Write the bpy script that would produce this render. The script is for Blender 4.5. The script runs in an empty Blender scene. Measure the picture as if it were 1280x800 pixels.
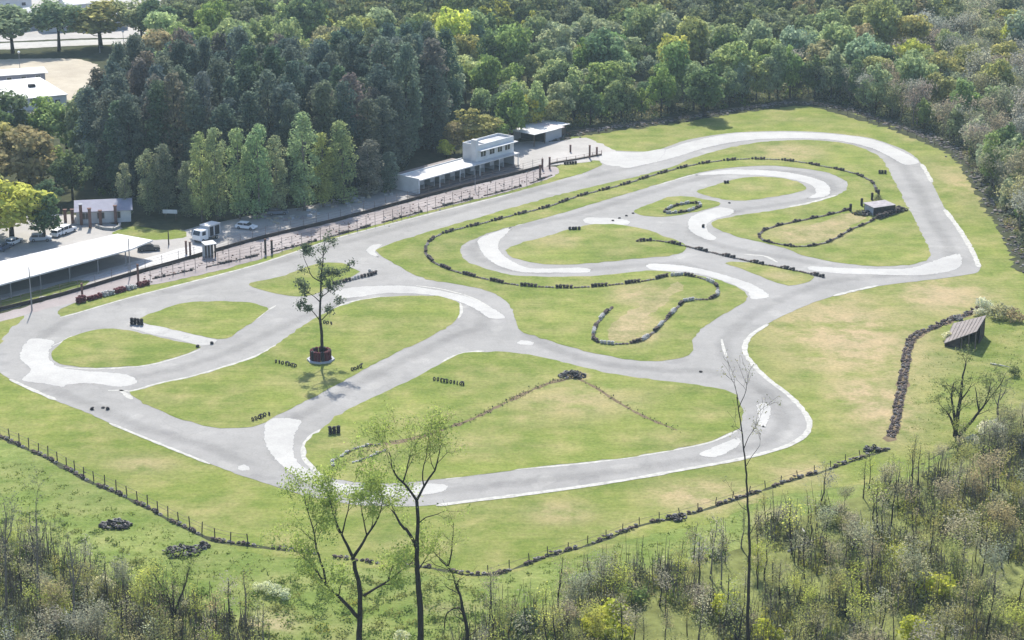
import bpy, math, random
import numpy as np
from mathutils import Vector, Matrix
from mathutils.geometry import tessellate_polygon

R = math.radians
rng = random.Random(7)
nrg = np.random.default_rng(7)
SC = bpy.context.scene
COL = SC.collection

# ------------------------------------------------------------------ camera
F, PITCH, H = 2600.0, R(18.0), 112.0
SP, CP = math.sin(PITCH), math.cos(PITCH)


def ray(x, y):
    u, v = (x - 640) / F, (400 - y) / F
    return Vector((u, CP + v * SP, -SP + v * CP))


def G(x, y, z=0.0):
    """ground point seen at photo pixel x, y"""
    d = ray(x, y)
    t = (z - H) / d.z
    return Vector((d.x * t, d.y * t, z))


def V(x, y, Y):
    """point on the upright plane at distance Y"""
    d = ray(x, y)
    t = Y / d.y
    return Vector((d.x * t, Y, H + d.z * t))


def height(xb, yb, yt):
    Y = G(xb, yb).y
    return V(xb, yt, Y).z


def proj(p):
    Yc = p.y * CP - (p.z - H) * SP
    v = (p.y * SP + (p.z - H) * CP) / Yc
    return 640 + F * p.x / Yc, 400 - F * v


cam = bpy.data.objects.new('camera', bpy.data.cameras.new('camera'))
COL.objects.link(cam)
cam.location = (0, 0, H)
cam.rotation_euler = (R(90) - PITCH, 0, 0)
cam.data.sensor_width = 36
cam.data.lens = 36 * F / 1280
cam.data.clip_start = 1
cam.data.clip_end = 8000
SC.camera = cam

# ------------------------------------------------------------------ light
SUN_EL, SUN_AZ = R(47), R(-6)          # azimuth from +Y, towards +X positive
w = bpy.data.worlds.new('World')
SC.world = w
w.use_nodes = True
nt = w.node_tree
sky = nt.nodes.new('ShaderNodeTexSky')
sky.sky_type = 'NISHITA'
sky.sun_disc = False
sky.sun_elevation = SUN_EL
sky.sun_rotation = SUN_AZ
nt.links.new(sky.outputs[0], nt.nodes['Background'].inputs[0])
nt.nodes['Background'].inputs[1].default_value = 0.14
sl = bpy.data.lights.new('sun', 'SUN')
sl.energy = 4.2
sl.angle = R(0.5)
sl.color = (1.0, 0.945, 0.84)
so = bpy.data.objects.new('sun', sl)
COL.objects.link(so)
sd = Vector((math.sin(SUN_AZ) * math.cos(SUN_EL), math.cos(SUN_AZ) * math.cos(SUN_EL), math.sin(SUN_EL)))
so.rotation_euler = sd.to_track_quat('Z', 'Y').to_euler()
SC.view_settings.view_transform = 'Standard'
SC.view_settings.look = 'None'
SC.view_settings.gamma = 1
SC.view_settings.exposure = 0.9
SC.view_settings.use_curve_mapping = False
SC.cycles.max_bounces = 6
SC.cycles.diffuse_bounces = 3
SC.cycles.volume_bounces = 0

# ------------------------------------------------------------------ tagging


def tag(o, label, cat, group=None, kind=None):
    o['label'] = label
    o['category'] = cat
    if group:
        o['group'] = group
    if kind:
        o['kind'] = kind
    return o


def empty(name, loc, rz=0.0):
    o = bpy.data.objects.new(name, None)
    o.empty_display_size = 0.3
    o.location = loc
    o.rotation_euler = (0, 0, rz)
    COL.objects.link(o)
    return o


def link(name, mesh, parent=None, loc=None, rz=None, scale=None):
    o = bpy.data.objects.new(name, mesh)
    COL.objects.link(o)
    if parent:
        o.parent = parent
    if loc is not None:
        o.location = loc
    if rz is not None:
        o.rotation_euler = (0, 0, rz)
    if scale is not None:
        o.scale = scale
    return o


ONES = ['zeroth', 'first', 'second', 'third', 'fourth', 'fifth', 'sixth', 'seventh', 'eighth', 'ninth', 'tenth', 'eleventh',
        'twelfth', 'thirteenth', 'fourteenth', 'fifteenth', 'sixteenth', 'seventeenth', 'eighteenth', 'nineteenth']
TENS = {2: ('twenty', 'twentieth'), 3: ('thirty', 'thirtieth'), 4: ('forty', 'fortieth'), 5: ('fifty', 'fiftieth'),
        6: ('sixty', 'sixtieth'), 7: ('seventy', 'seventieth'), 8: ('eighty', 'eightieth'), 9: ('ninety', 'ninetieth')}


def nth(n):
    if n < 20:
        return ONES[n]
    a, b = divmod(n, 10)
    return TENS[a][1] if b == 0 else TENS[a][0] + '-' + ONES[b]


# ------------------------------------------------------------------ materials
MATS = {}


def newmat(name):
    m = bpy.data.materials.new(name)
    m.use_nodes = True
    m.node_tree.nodes.clear()
    MATS[name] = m
    return m, m.node_tree.nodes, m.node_tree.links


def N(nodes, typ, **kw):
    n = nodes.new(typ)
    for k, v in kw.items():
        if k.startswith('i_'):
            n.inputs[k[2:].replace('_', ' ')].default_value = v
        else:
            setattr(n, k, v)
    return n


def ramp(nodes, stops):
    r = nodes.new('ShaderNodeValToRGB')
    e = r.color_ramp.elements
    while len(e) < len(stops):
        e.new(0.5)
    for el, (p, c) in zip(e, stops):
        el.position = p
        el.color = (*c, 1) if len(c) == 3 else c
    return r


def noise(nodes, links, scale, detail=4, rough=0.55, vec=None, stretch=None):
    n = N(nodes, 'ShaderNodeTexNoise')
    n.inputs['Scale'].default_value = scale
    n.inputs['Detail'].default_value = detail
    n.inputs['Roughness'].default_value = rough
    if vec is None:
        g = N(nodes, 'ShaderNodeNewGeometry')
        vec = g.outputs['Position']
    if stretch:
        mp = N(nodes, 'ShaderNodeMapping')
        mp.inputs['Rotation'].default_value = (0, 0, stretch[0])
        mp.inputs['Scale'].default_value = (stretch[1], stretch[2], 1)
        links.new(vec, mp.inputs['Vector'])
        vec = mp.outputs[0]
    links.new(vec, n.inputs['Vector'])
    return n.outputs['Fac']


def mix(nodes, links, fac, a, b, mode='MIX'):
    m = N(nodes, 'ShaderNodeMix', data_type='RGBA', blend_type=mode)
    for sock, v in ((m.inputs[0], fac), (m.inputs[6], a), (m.inputs[7], b)):
        if hasattr(v, 'is_linked'):
            links.new(v, sock)
        elif isinstance(v, (int, float)):
            sock.default_value = v
        else:
            sock.default_value = (*v, 1)
    return m.outputs[2]


def mathn(nodes, links, op, a, b=0.0, clamp=False):
    m = N(nodes, 'ShaderNodeMath', operation=op, use_clamp=clamp)
    for sock, v in ((m.inputs[0], a), (m.inputs[1], b)):
        if hasattr(v, 'is_linked'):
            links.new(v, sock)
        else:
            sock.default_value = v
    return m.outputs[0]


def finish(nodes, links, col, rough=0.9, spec=0.1, bump=None, bstr=0.3, bdist=0.05):
    p = N(nodes, 'ShaderNodeBsdfPrincipled')
    p.inputs['Roughness'].default_value = rough
    p.inputs['Specular IOR Level'].default_value = spec
    if hasattr(col, 'is_linked'):
        links.new(col, p.inputs['Base Color'])
    else:
        p.inputs['Base Color'].default_value = (*col, 1)
    if bump is not None:
        b = N(nodes, 'ShaderNodeBump')
        b.inputs['Strength'].default_value = bstr
        b.inputs['Distance'].default_value = bdist
        links.new(bump, b.inputs['Height'])
        links.new(b.outputs[0], p.inputs['Normal'])
    o = N(nodes, 'ShaderNodeOutputMaterial')
    links.new(p.outputs[0], o.inputs[0])


def plain(name, col, rough=0.8, spec=0.2, var=0.18, scale=1.3, metal=0.0):
    m, n, l = newmat(name)
    f = noise(n, l, scale, 5, 0.65)
    r = ramp(n, [(0.25, tuple(c * (1 - var) for c in col)), (0.75, tuple(min(1, c * (1 + var)) for c in col))])
    l.new(f, r.inputs[0])
    finish(n, l, r.outputs[0], rough, spec)
    return m


def grass_material(name, dry_spots, base=((0.135, 0.178, 0.04), (0.2, 0.235, 0.06)), dryc=(0.345, 0.278, 0.165), drynoise=0.42, bump=True):
    m, n, l = newmat(name)
    big = noise(n, l, 0.045, 5, 0.6)
    r = ramp(n, [(0.32, base[0]), (0.68, base[1])])
    l.new(big, r.inputs[0])
    col = r.outputs[0]
    # mown streaks, roughly along the long side of the circuit
    st = noise(n, l, 1.0, 5, 0.7, stretch=(R(-35), 0.05, 0.55))
    r2 = ramp(n, [(0.3, (0.82, 0.84, 0.78)), (0.7, (1.16, 1.12, 1.18))])
    l.new(st, r2.inputs[0])
    col = mix(n, l, 0.9, col, r2.outputs[0], 'MULTIPLY')
    # dry and worn patches
    dn = noise(n, l, 0.11, 6, 0.66)
    g = N(n, 'ShaderNodeNewGeometry')
    tot = None
    for (cx, cy, rx, ry, wgt) in dry_spots:
        sub = N(n, 'ShaderNodeVectorMath', operation='SUBTRACT')
        l.new(g.outputs['Position'], sub.inputs[0])
        sub.inputs[1].default_value = (cx, cy, 0)
        mul = N(n, 'ShaderNodeVectorMath', operation='MULTIPLY')
        l.new(sub.outputs[0], mul.inputs[0])
        mul.inputs[1].default_value = (1 / rx, 1 / ry, 0)
        ln = N(n, 'ShaderNodeVectorMath', operation='LENGTH')
        l.new(mul.outputs[0], ln.inputs[0])
        mr = N(n, 'ShaderNodeMapRange', interpolation_type='SMOOTHSTEP')
        l.new(ln.outputs['Value'], mr.inputs[0])
        mr.inputs[1].default_value = 1.45
        mr.inputs[2].default_value = 0.0
        mr.inputs[3].default_value = 0.0
        mr.inputs[4].default_value = wgt
        tot = mr.outputs[0] if tot is None else mathn(n, l, 'MAXIMUM', tot, mr.outputs[0])
    d0 = ramp(n, [(0.42, (0, 0, 0)), (0.72, (1, 1, 1))])
    l.new(dn, d0.inputs[0])
    fac = mathn(n, l, 'MULTIPLY', d0.outputs[0], drynoise)
    if tot is not None:
        d1 = ramp(n, [(0.3, (0, 0, 0)), (0.52, (1, 1, 1))])
        l.new(dn, d1.inputs[0])
        fac = mathn(n, l, 'MAXIMUM', fac, mathn(n, l, 'MULTIPLY', d1.outputs[0], tot), True)
    col = mix(n, l, fac, col, dryc)
    fine = noise(n, l, 1.6, 6, 0.75)
    r3 = ramp(n, [(0.28, (0.6, 0.63, 0.58)), (0.72, (1.3, 1.28, 1.32))])
    l.new(fine, r3.inputs[0])
    col = mix(n, l, 0.85, col, r3.outputs[0], 'MULTIPLY')
    med = noise(n, l, 0.22, 4, 0.6)
    r5 = ramp(n, [(0.3, (0.74, 0.82, 0.72)), (0.7, (1.2, 1.1, 1.12))])
    l.new(med, r5.inputs[0])
    col = mix(n, l, 0.8, col, r5.outputs[0], 'MULTIPLY')
    finish(n, l, col, 0.95, 0.05, fine if bump else None, 0.5, 0.25)
    return m


def leafmat(name, tint=None, trans=0.5, var=0.35):
    m, n, l = newmat(name)
    g = N(n, 'ShaderNodeNewGeometry')
    if tint is None:
        oi = N(n, 'ShaderNodeObjectInfo')
        c = mix(n, l, 1.0, oi.outputs['Color'], (1.74, 1.76, 1.7), 'MULTIPLY')
    else:
        c = N(n, 'ShaderNodeRGB').outputs[0]
        c.default_value = (*tint, 1)
    r = ramp(n, [(0.0, (1 - var, 1 - var, 1 - var * 0.8)), (1.0, (1 + var, 1 + var * 0.9, 1 + var * 0.6))])
    l.new(g.outputs['Random Per Island'], r.inputs[0])
    col = mix(n, l, 1.0, c, r.outputs[0], 'MULTIPLY')
    f = noise(n, l, 0.35, 3, 0.6)
    r2 = ramp(n, [(0.3, (0.8, 0.86, 0.85)), (0.7, (1.2, 1.12, 1.0))])
    l.new(f, r2.inputs[0])
    col = mix(n, l, 1.0, col, r2.outputs[0], 'MULTIPLY')
    d = N(n, 'ShaderNodeBsdfDiffuse')
    t = N(n, 'ShaderNodeBsdfTranslucent')
    l.new(col, d.inputs[0])
    l.new(col, t.inputs[0])
    ms = N(n, 'ShaderNodeMixShader')
    ms.inputs[0].default_value = trans
    l.new(d.outputs[0], ms.inputs[1])
    l.new(t.outputs[0], ms.inputs[2])
    o = N(n, 'ShaderNodeOutputMaterial')
    l.new(ms.outputs[0], o.inputs[0])
    return m


def spot(x, y, rxpx, rypx, wgt):
    a, b, c, d = G(x - rxpx, y), G(x + rxpx, y), G(x, y - rypx), G(x, y + rypx)
    p = G(x, y)
    return (p.x, p.y, (b.x - a.x) / 2, (c.y - d.y) / 2, wgt)


DRY = [spot(1060, 420, 130, 80, 1.0), spot(1090, 500, 75, 60, 1.0), spot(1180, 370, 90, 30, 1.0), spot(880, 620, 95, 26, 0.95),
       spot(1000, 590, 60, 25, 0.7), spot(800, 370, 45, 20, 0.9), spot(800, 410, 40, 25, 0.95), spot(720, 500, 110, 30, 0.7),
       spot(1010, 292, 65, 14, 1.0), spot(700, 300, 60, 14, 0.55), spot(985, 190, 60, 14, 0.8), spot(1200, 230, 40, 40, 0.7),
       spot(180, 580, 60, 16, 0.65), spot(700, 640, 60, 22, 0.7), spot(975, 345, 35, 9, 0.7), spot(660, 525, 40, 14, 0.5),
       spot(80, 610, 50, 12, 0.6), spot(520, 680, 90, 18, 0.4), spot(940, 235, 40, 10, 0.45), spot(880, 560, 60, 10, 0.5),
       spot(330, 780, 60, 22, 0.8), spot(975, 650, 30, 16, 1.0), spot(720, 470, 22, 8, 1.0), spot(480, 560, 60, 16, 0.5)]
M_grass = grass_material('mown_grass', DRY)
M_meadow = grass_material('rough_grass', [spot(330, 780, 50, 22, 0.9), spot(975, 650, 40, 18, 0.9), spot(560, 760, 60, 12, 0.5)],
                          ((0.115, 0.165, 0.036), (0.19, 0.24, 0.068)), (0.34, 0.28, 0.18), 0.25)
M_bank = grass_material('bank_grass', [], ((0.19, 0.2, 0.075), (0.28, 0.245, 0.125)), (0.37, 0.3, 0.19), 0.9)


def asphalt_material(name, c0, c1, seam=True, worn=None):
    m, n, l = newmat(name)
    a = noise(n, l, 0.07, 6, 0.62)
    r = ramp(n, [(0.3, c0), (0.7, c1)])
    l.new(a, r.inputs[0])
    col = r.outputs[0]
    s = noise(n, l, 0.35, 5, 0.7)
    r2 = ramp(n, [(0.3, (0.88, 0.88, 0.885)), (0.7, (1.1, 1.1, 1.09))])
    l.new(s, r2.inputs[0])
    col = mix(n, l, 0.8, col, r2.outputs[0], 'MULTIPLY')
    f = noise(n, l, 3.0, 6, 0.8)
    r3 = ramp(n, [(0.28, (0.8, 0.8, 0.8)), (0.72, (1.17, 1.17, 1.17))])
    l.new(f, r3.inputs[0])
    col = mix(n, l, 0.8, col, r3.outputs[0], 'MULTIPLY')
    if worn:
        wn = noise(n, l, 0.55, 7, 0.72)
        rw = ramp(n, [(0.5, (0, 0, 0)), (0.66, (0.85, 0.85, 0.85))])
        l.new(wn, rw.inputs[0])
        col = mix(n, l, rw.outputs[0], col, worn)
    if seam:
        pn = noise(n, l, 0.16, 2, 0.4)
        rp = ramp(n, [(0.30, (0.86, 0.86, 0.87)), (0.34, (1, 1, 1)), (0.64, (1, 1, 1)), (0.67, (1.13, 1.13, 1.12))])
        l.new(pn, rp.inputs[0])
        col = mix(n, l, 0.8, col, rp.outputs[0], 'MULTIPLY')
        g = N(n, 'ShaderNodeNewGeometry')
        wv = N(n, 'ShaderNodeTexNoise')
        wv.inputs['Scale'].default_value = 0.25
        l.new(g.outputs['Position'], wv.inputs['Vector'])
        vm = N(n, 'ShaderNodeVectorMath', operation='MULTIPLY_ADD')
        l.new(wv.outputs['Color'], vm.inputs[0])
        vm.inputs[1].default_value = (6, 6, 0)
        l.new(g.outputs['Position'], vm.inputs[2])
        vo = N(n, 'ShaderNodeTexVoronoi', feature='DISTANCE_TO_EDGE')
        vo.inputs['Scale'].default_value = 0.07
        l.new(vm.outputs[0], vo.inputs['Vector'])
        r4 = ramp(n, [(0.0, (0.87, 0.87, 0.87)), (0.011, (1, 1, 1))])
        l.new(vo.outputs['Distance'], r4.inputs[0])
        col = mix(n, l, 0.7, col, r4.outputs[0], 'MULTIPLY')
    finish(n, l, col, 0.85, 0.25)
    return m


M_asphalt = asphalt_material('worn_asphalt', (0.205, 0.2, 0.192), (0.27, 0.263, 0.253))
M_pale = asphalt_material('pale_concrete', (0.30, 0.295, 0.284), (0.37, 0.363, 0.348), False, (0.25, 0.245, 0.236))
M_line = plain('white_paint', (0.36, 0.352, 0.325), 0.8, 0.2, 0.4, 1.1)
M_gravel = asphalt_material('pale_gravel', (0.26, 0.248, 0.235), (0.38, 0.362, 0.345), False)
M_walk = asphalt_material('pinkish_gravel', (0.20, 0.172, 0.168), (0.32, 0.285, 0.28), False)
M_dirtroad = asphalt_material('tan_dirt', (0.30, 0.26, 0.20), (0.42, 0.37, 0.29), False)
M_apron = asphalt_material('apron_concrete', (0.42, 0.41, 0.40), (0.52, 0.51, 0.5), False)
M_pitshade = asphalt_material('shade_dark_asphalt', (0.07, 0.066, 0.066), (0.12, 0.113, 0.113), False)  # dark ground with the pit building's shade mixed into its colour
M_soil = plain('forest_soil', (0.06, 0.066, 0.04), 1, 0.0, 0.4, 0.5)
M_scrub = plain('scrub_soil', (0.15, 0.165, 0.06), 1, 0.0, 0.5, 0.35)
M_ditch = plain('bare_earth', (0.16, 0.125, 0.082), 1, 0.0, 0.35, 1.2)
M_rubber = plain('tyre_rubber', (0.028, 0.026, 0.028), 0.75, 0.3, 0.3, 3)
M_rubber_grey = plain('tyre_rubber_faded', (0.21, 0.195, 0.18), 0.9, 0.15, 0.45, 1.1)
M_rubber_brown = plain('tyre_rubber_dusty', (0.13, 0.10, 0.088), 0.9, 0.15, 0.5, 1.1)
M_rubber_white = plain('tyre_white_paint', (0.40, 0.39, 0.37), 0.8, 0.2, 0.4, 1.6)
M_rubber_red = plain('tyre_red_paint', (0.11, 0.026, 0.032), 0.8, 0.2, 0.4, 1.6)
M_white = plain('white_wall', (0.56, 0.565, 0.57), 0.8, 0.2, 0.14, 0.5)
M_roofw = plain('white_sheet_roof', (0.53, 0.525, 0.52), 0.7, 0.2, 0.18, 0.35)
M_roofp = plain('pinkish_sheet_roof', (0.50, 0.44, 0.44), 0.7, 0.3, 0.15, 0.5)
M_roofg = plain('grey_sheet_roof', (0.2, 0.175, 0.165), 0.8, 0.2, 0.25, 0.8)
M_hutroof = plain('weathered_hut_roof', (0.3, 0.28, 0.29), 0.85, 0.15, 0.3, 0.9)
M_lav = plain('lavender_grey_roof', (0.27, 0.27, 0.33), 0.8, 0.2, 0.15, 0.6)
M_greyw = plain('grey_wall', (0.36, 0.37, 0.40), 0.85, 0.1, 0.12, 0.7)
M_dark = plain('black_and_painted_shade', (0.03, 0.03, 0.035), 0.9, 0.1, 0.2, 1)  # near black; also paints shade on the canopy wall and truck side
M_glass = plain('dark_glass', (0.03, 0.035, 0.045), 0.15, 0.6, 0.1, 1)
M_brick = plain('brown_brick', (0.16, 0.095, 0.08), 0.9, 0.1, 0.3, 2)
M_wood = plain('weathered_wood', (0.12, 0.095, 0.075), 0.9, 0.1, 0.35, 1.5)
M_darkwood = plain('dark_post_wood', (0.055, 0.045, 0.042), 0.9, 0.1, 0.3, 1.5)
M_steel = plain('galvanised_steel', (0.22, 0.22, 0.23), 0.5, 0.4, 0.15, 2)
M_wire = plain('rusty_wire', (0.16, 0.13, 0.125), 0.8, 0.2, 0.2, 2)
M_bark = plain('dark_bark', (0.042, 0.036, 0.032), 0.95, 0.05, 0.35, 2)
M_barkg = plain('grey_bark', (0.17, 0.15, 0.135), 0.95, 0.05, 0.35, 2)
M_stem = plain('scrub_stem_bark', (0.105, 0.09, 0.08), 0.95, 0.05, 0.5, 0.8)
M_rock = plain('rubble_stone', (0.2, 0.18, 0.17), 0.95, 0.05, 0.45, 1)
M_carw = plain('white_car_paint', (0.68, 0.69, 0.71), 0.35, 0.5, 0.03, 1)
M_cars = plain('silver_car_paint', (0.36, 0.38, 0.40), 0.3, 0.5, 0.03, 1)
M_carb = plain('blue_grey_car_paint', (0.09, 0.11, 0.15), 0.3, 0.5, 0.05, 1)
M_card = plain('dark_car_paint', (0.03, 0.032, 0.036), 0.3, 0.5, 0.05, 1)
M_lamp = plain('lamp_glass', (0.8, 0.8, 0.8), 0.4, 0.4, 0.03, 1)
M_leaf = leafmat('foliage_leaves')
U_TINTS = {'olive': (0.225, 0.25, 0.085), 'greygreen': (0.22, 0.25, 0.155), 'brown': (0.225, 0.21, 0.125), 'yellow': (0.30, 0.31, 0.075),
           'green': (0.14, 0.205, 0.06), 'pale': (0.45, 0.45, 0.34), 'dark': (0.075, 0.09, 0.055)}
U_MATS = {k: leafmat('scrub_leaves_' + k, v, 0.5) for k, v in U_TINTS.items()}
M_meadowleaf = leafmat('meadow_blades', (0.2, 0.255, 0.07), 0.5)

# ------------------------------------------------------------------ mesh builder


class MB:
    def __init__(s):
        s.v, s.f, s.m, s.mats = [], [], [], []

    def mi(s, mat):
        if mat not in s.mats:
            s.mats.append(mat)
        return s.mats.index(mat)

    def poly(s, pts, mat):
        b = len(s.v)
        s.v += [tuple(p) for p in pts]
        s.f.append(tuple(range(b, b + len(pts))))
        s.m.append(s.mi(mat))

    def add(s, verts, faces, mat):
        b = len(s.v)
        i = s.mi(mat)
        s.v += [tuple(p) for p in verts]
        s.f += [tuple(b + k for k in f) for f in faces]
        s.m += [i] * len(faces)

    def box(s, x0, x1, y0, y1, z0, z1, mat, M=None):
        vs = [Vector(p) for p in ((x0, y0, z0), (x1, y0, z0), (x1, y1, z0), (x0, y1, z0), (x0, y0, z1), (x1, y0, z1), (x1, y1, z1), (x0, y1, z1))]
        if M is not None:
            vs = [M @ p for p in vs]
        s.add(vs, [(3, 2, 1, 0), (4, 5, 6, 7), (0, 1, 5, 4), (1, 2, 6, 5), (2, 3, 7, 6), (3, 0, 4, 7)], mat)

    def slab(s, quad, th, mat):
        """quad: four points (top), thickened downwards"""
        t = [Vector(p) for p in quad]
        b = [p - Vector((0, 0, th)) for p in t]
        s.add(t + b, [(0, 1, 2, 3), (7, 6, 5, 4), (0, 4, 5, 1), (1, 5, 6, 2), (2, 6, 7, 3), (3, 7, 4, 0)], mat)

    def prism(s, prof, y0, y1, mat, inset=0.0, zin=None):
        """profile in x,z extruded along y"""
        n = len(prof)
        a = [(x, y0 + (inset if zin and z > zin else 0), z) for x, z in prof]
        b = [(x, y1 - (inset if zin and z > zin else 0), z) for x, z in prof]
        fs = [tuple(range(n)), tuple(range(2 * n - 1, n - 1, -1))]
        fs += [(i, n + i, n + (i + 1) % n, (i + 1) % n) for i in range(n)]
        s.add(a + b, fs, mat)

    def tube(s, pts, rad, mat, k=6):
        pts = [Vector(p) for p in pts]
        rings = []
        up = Vector((0.13, 0.27, 0.95)).normalized()
        for i, p in enumerate(pts):
            d = (pts[min(i + 1, len(pts) - 1)] - pts[max(i - 1, 0)])
            d = d.normalized() if d.length > 1e-6 else Vector((0, 0, 1))
            a = d.cross(up)
            if a.length < 0.05:
                a = d.cross(Vector((1, 0, 0)))
            a.normalize()
            b = d.cross(a)
            r = rad[i] if hasattr(rad, '__len__') else rad
            rings.append([p + (a * math.cos(t) + b * math.sin(t)) * r for t in [2 * math.pi * j / k for j in range(k)]])
        vs = [q for ring in rings for q in ring]
        fs = [(i * k + j, i * k + (j + 1) % k, (i + 1) * k + (j + 1) % k, (i + 1) * k + j) for i in range(len(pts) - 1) for j in range(k)]
        fs += [tuple(range(k - 1, -1, -1)), tuple((len(pts) - 1) * k + j for j in range(k))]
        s.add(vs, fs, mat)

    def tyre(s, c, ax, R0, r0, mat, k=12, q=6):
        ax = Vector(ax).normalized()
        a = ax.orthogonal().normalized()
        b = ax.cross(a)
        c = Vector(c)
        vs, fs = [], []
        for i in range(k):
            t = 2 * math.pi * i / k
            d = a * math.cos(t) + b * math.sin(t)
            for j in range(q):
                e = 2 * math.pi * j / q + math.pi / q
                vs.append(c + d * (R0 + r0 * math.cos(e)) + ax * r0 * 0.95 * math.sin(e))
        for i in range(k):
            for j in range(q):
                fs.append((i * q + j, ((i + 1) % k) * q + j, ((i + 1) % k) * q + (j + 1) % q, i * q + (j + 1) % q))
        s.add(vs, fs, mat)

    def mesh(s, name, smooth=False):
        me = bpy.data.meshes.new(name)
        me.from_pydata(s.v, [], s.f)
        for m in s.mats:
            me.materials.append(m)
        me.polygons.foreach_set('material_index', s.m)
        if smooth:
            me.polygons.foreach_set('use_smooth', [True] * len(s.f))
        me.update()
        return me

    def build(s, name, parent=None, loc=None, rz=None, smooth=False):
        return link(name, s.mesh(name, smooth), parent, loc, rz)


def quadmesh(name, verts, mats, mi=None):
    """verts: (n*4,3) array; one quad per four rows"""
    n = len(verts) // 4
    me = bpy.data.meshes.new(name)
    me.vertices.add(n * 4)
    me.vertices.foreach_set('co', np.asarray(verts, dtype=np.float32).ravel())
    me.loops.add(n * 4)
    me.loops.foreach_set('vertex_index', np.arange(n * 4, dtype=np.int32))
    me.polygons.add(n)
    me.polygons.foreach_set('loop_start', np.arange(0, n * 4, 4, dtype=np.int32))
    me.polygons.foreach_set('loop_total', np.full(n, 4, dtype=np.int32))
    for m in mats:
        me.materials.append(m)
    if mi is not None:
        me.polygons.foreach_set('material_index', np.asarray(mi, dtype=np.int32))
    me.update(calc_edges=True)
    me.validate()
    return me


def leaf_quads(c, n, size, g, aspect=0.75):
    """c (k,3) centres, n (k,3) normals, size (k,)"""
    k = len(c)
    n = n / (np.linalg.norm(n, axis=1, keepdims=True) + 1e-9)
    r = g.normal(size=(k, 3))
    a = np.cross(n, r)
    a /= np.linalg.norm(a, axis=1, keepdims=True) + 1e-9
    b = np.cross(n, a)
    s = size[:, None] * 0.5
    out = np.empty((k, 4, 3))
    out[:, 0] = c - a * s
    out[:, 1] = c - b * s * aspect
    out[:, 2] = c + a * s
    out[:, 3] = c + b * s * aspect
    return out.reshape(-1, 3)


def unit(g, k):
    v = g.normal(size=(k, 3))
    return v / np.linalg.norm(v, axis=1, keepdims=True)


# ------------------------------------------------------------------ ground sheets


def catmull(pts, closed, step=1.2):
    n = len(pts)
    out = []
    rngi = range(n) if closed else range(n - 1)
    for i in rngi:
        p1, p2 = pts[i], pts[(i + 1) % n]
        p0 = pts[(i - 1) % n] if closed or i > 0 else p1 * 2 - p2
        p3 = pts[(i + 2) % n] if closed or i + 2 < n else p2 * 2 - p1
        # centripetal
        d1 = max((p1 - p0).length, 1e-3) ** 0.5
        d2 = max((p2 - p1).length, 1e-3) ** 0.5
        d3 = max((p3 - p2).length, 1e-3) ** 0.5
        m1 = ((p1 - p0) / d1 - (p2 - p0) / (d1 + d2) + (p2 - p1) / d2) * d2
        m2 = ((p2 - p1) / d2 - (p3 - p1) / (d2 + d3) + (p3 - p2) / d3) * d2
        k = max(1, int((p2 - p1).length / step))
        for j in range(k):
            t = j / k
            t2, t3 = t * t, t * t * t
            out.append(p1 * (2 * t3 - 3 * t2 + 1) + m1 * (t3 - 2 * t2 + t) + p2 * (-2 * t3 + 3 * t2) + m2 * (t3 - t2))
    if not closed:
        out.append(pts[-1])
    return out


def linear(pts, closed, step=1.5):
    out = []
    n = len(pts)
    for i in range(n if closed else n - 1):
        a, b = pts[i], pts[(i + 1) % n]
        k = max(1, int((b - a).length / step))
        out += [a.lerp(b, j / k) for j in range(k)]
    if not closed:
        out.append(pts[-1])
    return out


def sheet(name, px, z, mat, label, cat, smooth=True, jit=0.12, group=None, kind='structure'):
    pts = [G(x, y, 0) for x, y in px]
    pts = catmull(pts, True) if smooth else linear(pts, True)
    q = random.Random(len(px) * 31 + int(px[0][0] * 7 + px[0][1]))
    pts = [Vector((p.x + q.gauss(0, jit), p.y + q.gauss(0, jit), z)) for p in pts]
    tris = tessellate_polygon([pts])
    me = bpy.data.meshes.new(name)
    fs = []
    for t in tris:
        a, b, c = (pts[i] for i in t)
        fs.append(t if (b - a).cross(c - a).z > 0 else (t[0], t[2], t[1]))
    me.from_pydata([tuple(p) for p in pts], [], fs)
    me.materials.append(mat)
    me.update()
    o = link(name, me)
    tag(o, label, cat, group, kind)
    return o


def strip(name, px, wid, z, mat, label, cat, group=None, kind='structure', wob=0.15):
    pts = catmull([G(x, y, 0) for x, y in px], False, 1.0)
    q = random.Random(int(px[0][0] * 13 + px[0][1]))
    vs, fs = [], []
    n = len(pts)
    for i, p in enumerate(pts):
        d = (pts[min(i + 1, n - 1)] - pts[max(i - 1, 0)]).normalized()
        nn = Vector((-d.y, d.x, 0))
        ww = wid * (1 + q.gauss(0, wob)) * (0.45 if i in (0, n - 1) else 1)
        vs += [(*(p + nn * ww / 2).xy, z), (*(p - nn * ww / 2).xy, z)]
    fs = [(2 * i + 1, 2 * i + 3, 2 * i + 2, 2 * i) for i in range(n - 1)]
    me = bpy.data.meshes.new(name)
    me.from_pydata(vs, [], fs)
    me.materials.append(mat)
    me.update()
    o = link(name, me)
    tag(o, label, cat, group, kind)
    return o


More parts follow.
